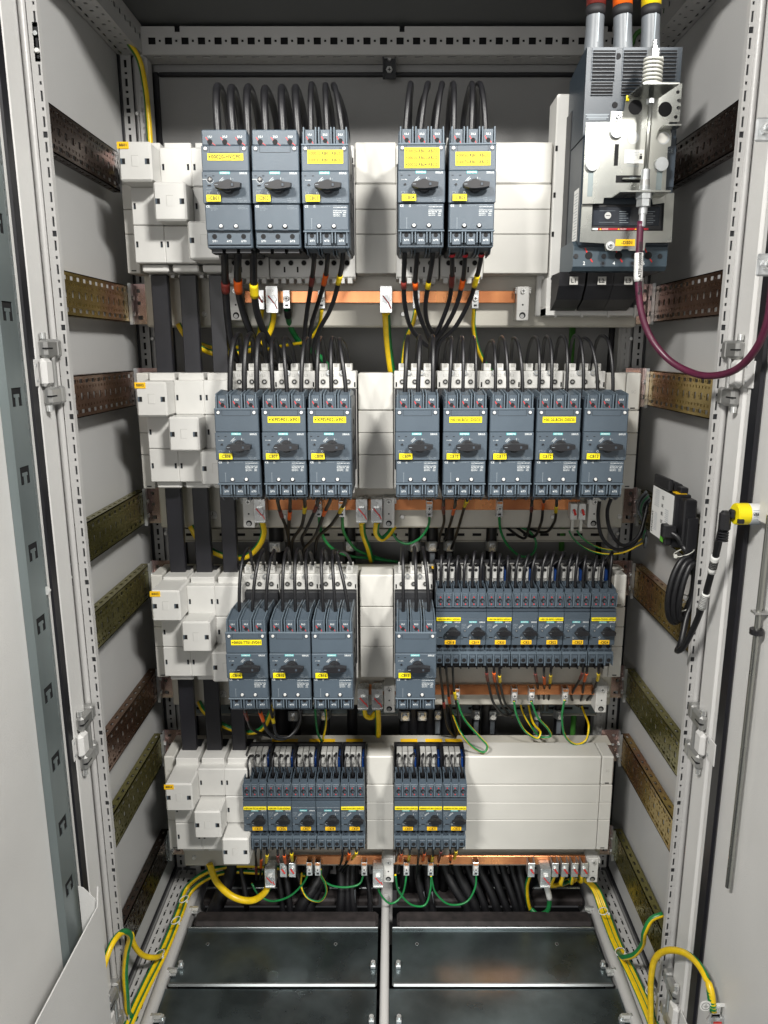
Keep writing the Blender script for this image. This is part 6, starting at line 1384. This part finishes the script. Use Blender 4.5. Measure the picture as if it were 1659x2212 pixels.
# coiled lead: out of the socket, three turns, down and up to the yellow sensor
P_ = [W(1448, 1150, 1.120), W(1464, 1160, 1.112), W(1476, 1182, 1.108)]
cc = Vector((.432, 0, 0)); 
cz_ = 0; hw, hh = .0245, .056
turns = 3; N_ = 14 * turns
ctr = W(1467, 1272, 1.092); hw = .0240
for k in range(14 * 3 + 6):
    a_ = math.radians(60) - 2 * math.pi * k / 14; tn = k / 14
    P_.append(Vector((ctr.x + hw * (1 - .17 * tn) * math.cos(a_) + hw * .15 * tn + .004 * math.sin(a_), ctr.y - .0035 * tn + .007 * math.cos(a_), ctr.z + hh * (1 - .07 * tn) * math.sin(a_))))
sen = W(1585, 1118, .930)
tail = [W(1470, 1392, 1.062), W(1463, 1406, 1.052), W(1474, 1400, 1.040), W(1492, 1370, 1.028), W(1514, 1318, 1.01), W(1533, 1252, .985), W(1547, 1196, .965), W(1557, 1150, .945), W(1563, 1125, .935)]
P_ += tail
lead = cable('coiled_lead', 'black lead coiled below the black box and reaching up to the yellow sensor', P_, .0046, 'cable_black', n=12, step=.008, cat='cable')
for (ya_, yb__, off) in ((1198, 1240, 0), (1279, 1317, 1)):
    seg = [p for p in smooth_path(tail, .004) if ya_ <= PJ(p)[1] <= yb__ and PJ(p)[0] > 1500]
    l = MB(); l.tube(seg, .0056, 'paper_white', 14)
    d_ = (seg[-1] - seg[0]).normalized()
    for k in range(9):
        c_ = seg[0].lerp(seg[-1], (.08 if off else .3) + k * (.1 if off else .05)); l.tube([c_ - d_ * (.0004 + .0004 * (k % 2)), c_ + d_ * .0004], .00575, 'ink_black', 14)
    l.build('paper_label', lead, P_[0])
seg = [W(1489, 1196, 1.100), W(1494, 1212, 1.098), W(1497, 1228, 1.097)]
l = MB(); l.tube([W(1474, 1178, 1.102), W(1484, 1192, 1.100), W(1492, 1215, 1.098), W(1497, 1240, 1.098)], .0048, 'cable_black', 12); l.build('coil_entry', lead, P_[0])
l = MB(); l.tube(seg, .0058, 'paper_white', 14); l.build('paper_label', lead, P_[0])
l = MB(); l.box(P_[0].x - .012, P_[0].x + .010, P_[0].y - .004, P_[0].y + .012, P_[0].z - .010, P_[0].z + .010, 'black_plastic', .003); l.build('plug', lead, P_[0])
for (px, py, lb) in ((1465, 1203, 'upper'), (1452, 1306, 'lower left'), (1462, 1322, 'lower right')):
    c_ = W(px, py, 1.088); t = []
    for k in range(17):
        a_ = 2 * math.pi * k / 16; t.append(Vector((c_.x + .013 + .0145 * math.cos(a_), c_.y + .012 + .014 * math.sin(a_), c_.z + .006 * math.cos(a_) + .004)))
    m = MB().tube(t, .0009, 'tie_white', 6); m.box(c_.x - .004, c_.x + .001, c_.y + .004, c_.y + .009, c_.z - .004, c_.z + .002, 'tie_white', .001)
    tag(m.build('cable_tie', None, c_), f'white cable tie around the black coil, {lb} one', 'cable tie', 'white cable ties on the coil')
se = thing('yellow_sensor', 'yellow round indicator with a white printed sleeve on the right door', 'sensor', sen)
cy_, cz2 = sen.y, W(1600, 1110, .930).z
m = MB(); m.cyl((cy_, cz2), .0140, .4425, .4575, 'x', 'tag_yellow', 26); m.cyl((cy_, cz2), .0132, .4410, .4425, 'x', 'tag_yellow', 26); m.build('cap', se, sen)
m = MB(); m.cyl((cy_, cz2), .0136, .4576, .4775, 'x', 'paper_white', 26)
for k in range(12):
    a_ = math.radians(150 + k * 9); m.box(.4590, .475 - (k % 3) * .002, cy_ + .0138 * math.cos(a_) - .0003, cy_ + .0138 * math.cos(a_) + .0003, cz2 + .0138 * math.sin(a_) - .0002, cz2 + .0138 * math.sin(a_) + .0003, 'ink_grey')
m.text('VERISAFE', 0, 0, 0, .0040, 'ink_black', .019, U=Vector((1, 0, 0)), V=Vector((0, 0, 1)), O=Vector((.4675, cy_ - .0141, cz2 + .002))); m.build('printed_sleeve', se, sen)
m = MB(); m.box(.4400, .4480, cy_ - .0150, cy_ - .0100, cz2 - .010, cz2 - .004, 'black_plastic', .001); m.box(.4350, .4408, cy_ - .006, cy_ + .006, cz2 - .006, cz2 + .006, 'black_plastic', .002); m.build('connector', se, sen)
l = MB(); p0 = W(1563, 1122, .935); l.box(p0.x - .006, p0.x + .008, .926, .940, p0.z - .016, p0.z + .012, 'black_plastic', .004)
for k in range(4): l.cyl((p0.x + .0005, .934), .0072, p0.z - .018 - k * .0035, p0.z - .0162 - k * .0035, 'z', 'rubber', 14)
l.build('angled_plug', lead, P_[0])
# cable ties on the floor wires
for k, (px, py, Y) in enumerate(((397, 1942, 1.30), (380, 1988, 1.25), (344, 2060, 1.19), (312, 2136, 1.145), (270, 2052, 1.08), (1303, 1968, 1.29), (1340, 2056, 1.21), (1407, 2140, 1.075))):
    c_ = W(px, py, Y); t = [c_ + Vector((.009 * math.cos(2 * math.pi * j / 14), .0095 * math.sin(2 * math.pi * j / 14), .003 * math.cos(2 * math.pi * j / 14))) for j in range(15)]
    m = MB().tube(t, .0011, 'tie_white', 6); m.box(c_.x + .007, c_.x + .011, c_.y - .010, c_.y - .006, c_.z - .002, c_.z + .003, 'tie_white', .0006)
    tag(m.build('cable_tie', None, c_), f"white cable tie round the {'left' if px < 800 else 'right'} floor wires, {['rearmost', 'second from the back', 'middle', 'front', 'on the raised loop', 'rearmost', 'middle', 'on the raised loop'][k]}", 'cable tie', 'white cable ties on the earth wires')
# ================================================================== camera, light, world
cam_d = bpy.data.cameras.new('camera'); cam = bpy.data.objects.new('camera', cam_d); COL.objects.link(cam)
cam.location = (0, 0, CZ); cam.rotation_euler = (math.radians(90) - PT, 0, 0)
cam_d.sensor_fit = 'VERTICAL'; cam_d.sensor_height = 36; cam_d.sensor_width = 27; cam_d.lens = F / 2212 * 36
cam_d.shift_x = -(CX - 829.5) / 2212; cam_d.clip_start = .02; cam_d.clip_end = 50
SC.camera = cam
w = bpy.data.worlds.new('World'); SC.world = w; w.use_nodes = True
# a dim room: darker below eye level, softly brighter walls and ceiling above, a little uneven
nt = w.node_tree; bg = nt.nodes['Background']
tc = nt.nodes.new('ShaderNodeTexCoord'); sx = nt.nodes.new('ShaderNodeSeparateXYZ'); nt.links.new(tc.outputs['Generated'], sx.inputs[0])
mr = nt.nodes.new('ShaderNodeMapRange'); mr.inputs[1].default_value = -1; nt.links.new(sx.outputs['Z'], mr.inputs[0])
rp = nt.nodes.new('ShaderNodeValToRGB'); nt.links.new(mr.outputs[0], rp.inputs[0]); cr = rp.color_ramp
cr.elements[0].position = .30; cr.elements[0].color = (.36, .36, .37, 1)
cr.elements[1].position = .98; cr.elements[1].color = (.75, .78, .80, 1)
for p_, c_ in ((.44, .55), (.53, .85), (.66, 1.0), (.80, .70)):
    e = cr.elements.new(p_); e.color = (c_ * .96, c_ * .98, c_, 1)
nz = nt.nodes.new('ShaderNodeTexNoise'); nz.inputs['Scale'].default_value = 3.2; nz.inputs['Detail'].default_value = 1.5; nt.links.new(tc.outputs['Generated'], nz.inputs['Vector'])
m2 = nt.nodes.new('ShaderNodeMapRange'); m2.inputs[1].default_value = .09; m2.inputs[2].default_value = .62; m2.inputs[3].default_value = .25; m2.inputs[4].default_value = 1.5; nt.links.new(nz.outputs['Fac'], m2.inputs[0])
mx_ = nt.nodes.new('ShaderNodeVectorMath'); mx_.operation = 'SCALE'; nt.links.new(rp.outputs[0], mx_.inputs[0]); nt.links.new(m2.outputs[0], mx_.inputs['Scale'])
nt.links.new(mx_.outputs[0], bg.inputs[0]); bg.inputs[1].default_value = .09
def area(name, loc, target, sx, sy, power, col):
    l = bpy.data.lights.new(name, 'AREA'); l.shape = 'RECTANGLE'; l.size = sx; l.size_y = sy; l.energy = power; l.color = col
    o = bpy.data.objects.new(name, l); COL.objects.link(o); o.location = loc
    d = Vector(target) - Vector(loc); o.rotation_euler = d.to_track_quat('-Z', 'Y').to_euler(); return o
area('ceiling_lamp_left', (-.85, -.50, 2.50), (.05, 1.25, .9), .40, .20, 70, (1, .975, .93))
area('ceiling_lamp_right', (.80, -.55, 2.52), (-.1, 1.25, .9), .40, .20, 82, (1, .975, .93))
area('front_fill_light', (-.5, -1.6, 1.35), (0, 1.3, .8), 1.3, .8, 15, (1, .985, .96))  # soft fill added from the front to brighten the copper bars and row gaps
SC.view_settings.view_transform = 'Standard'; SC.view_settings.look = 'None'; SC.view_settings.exposure = 0
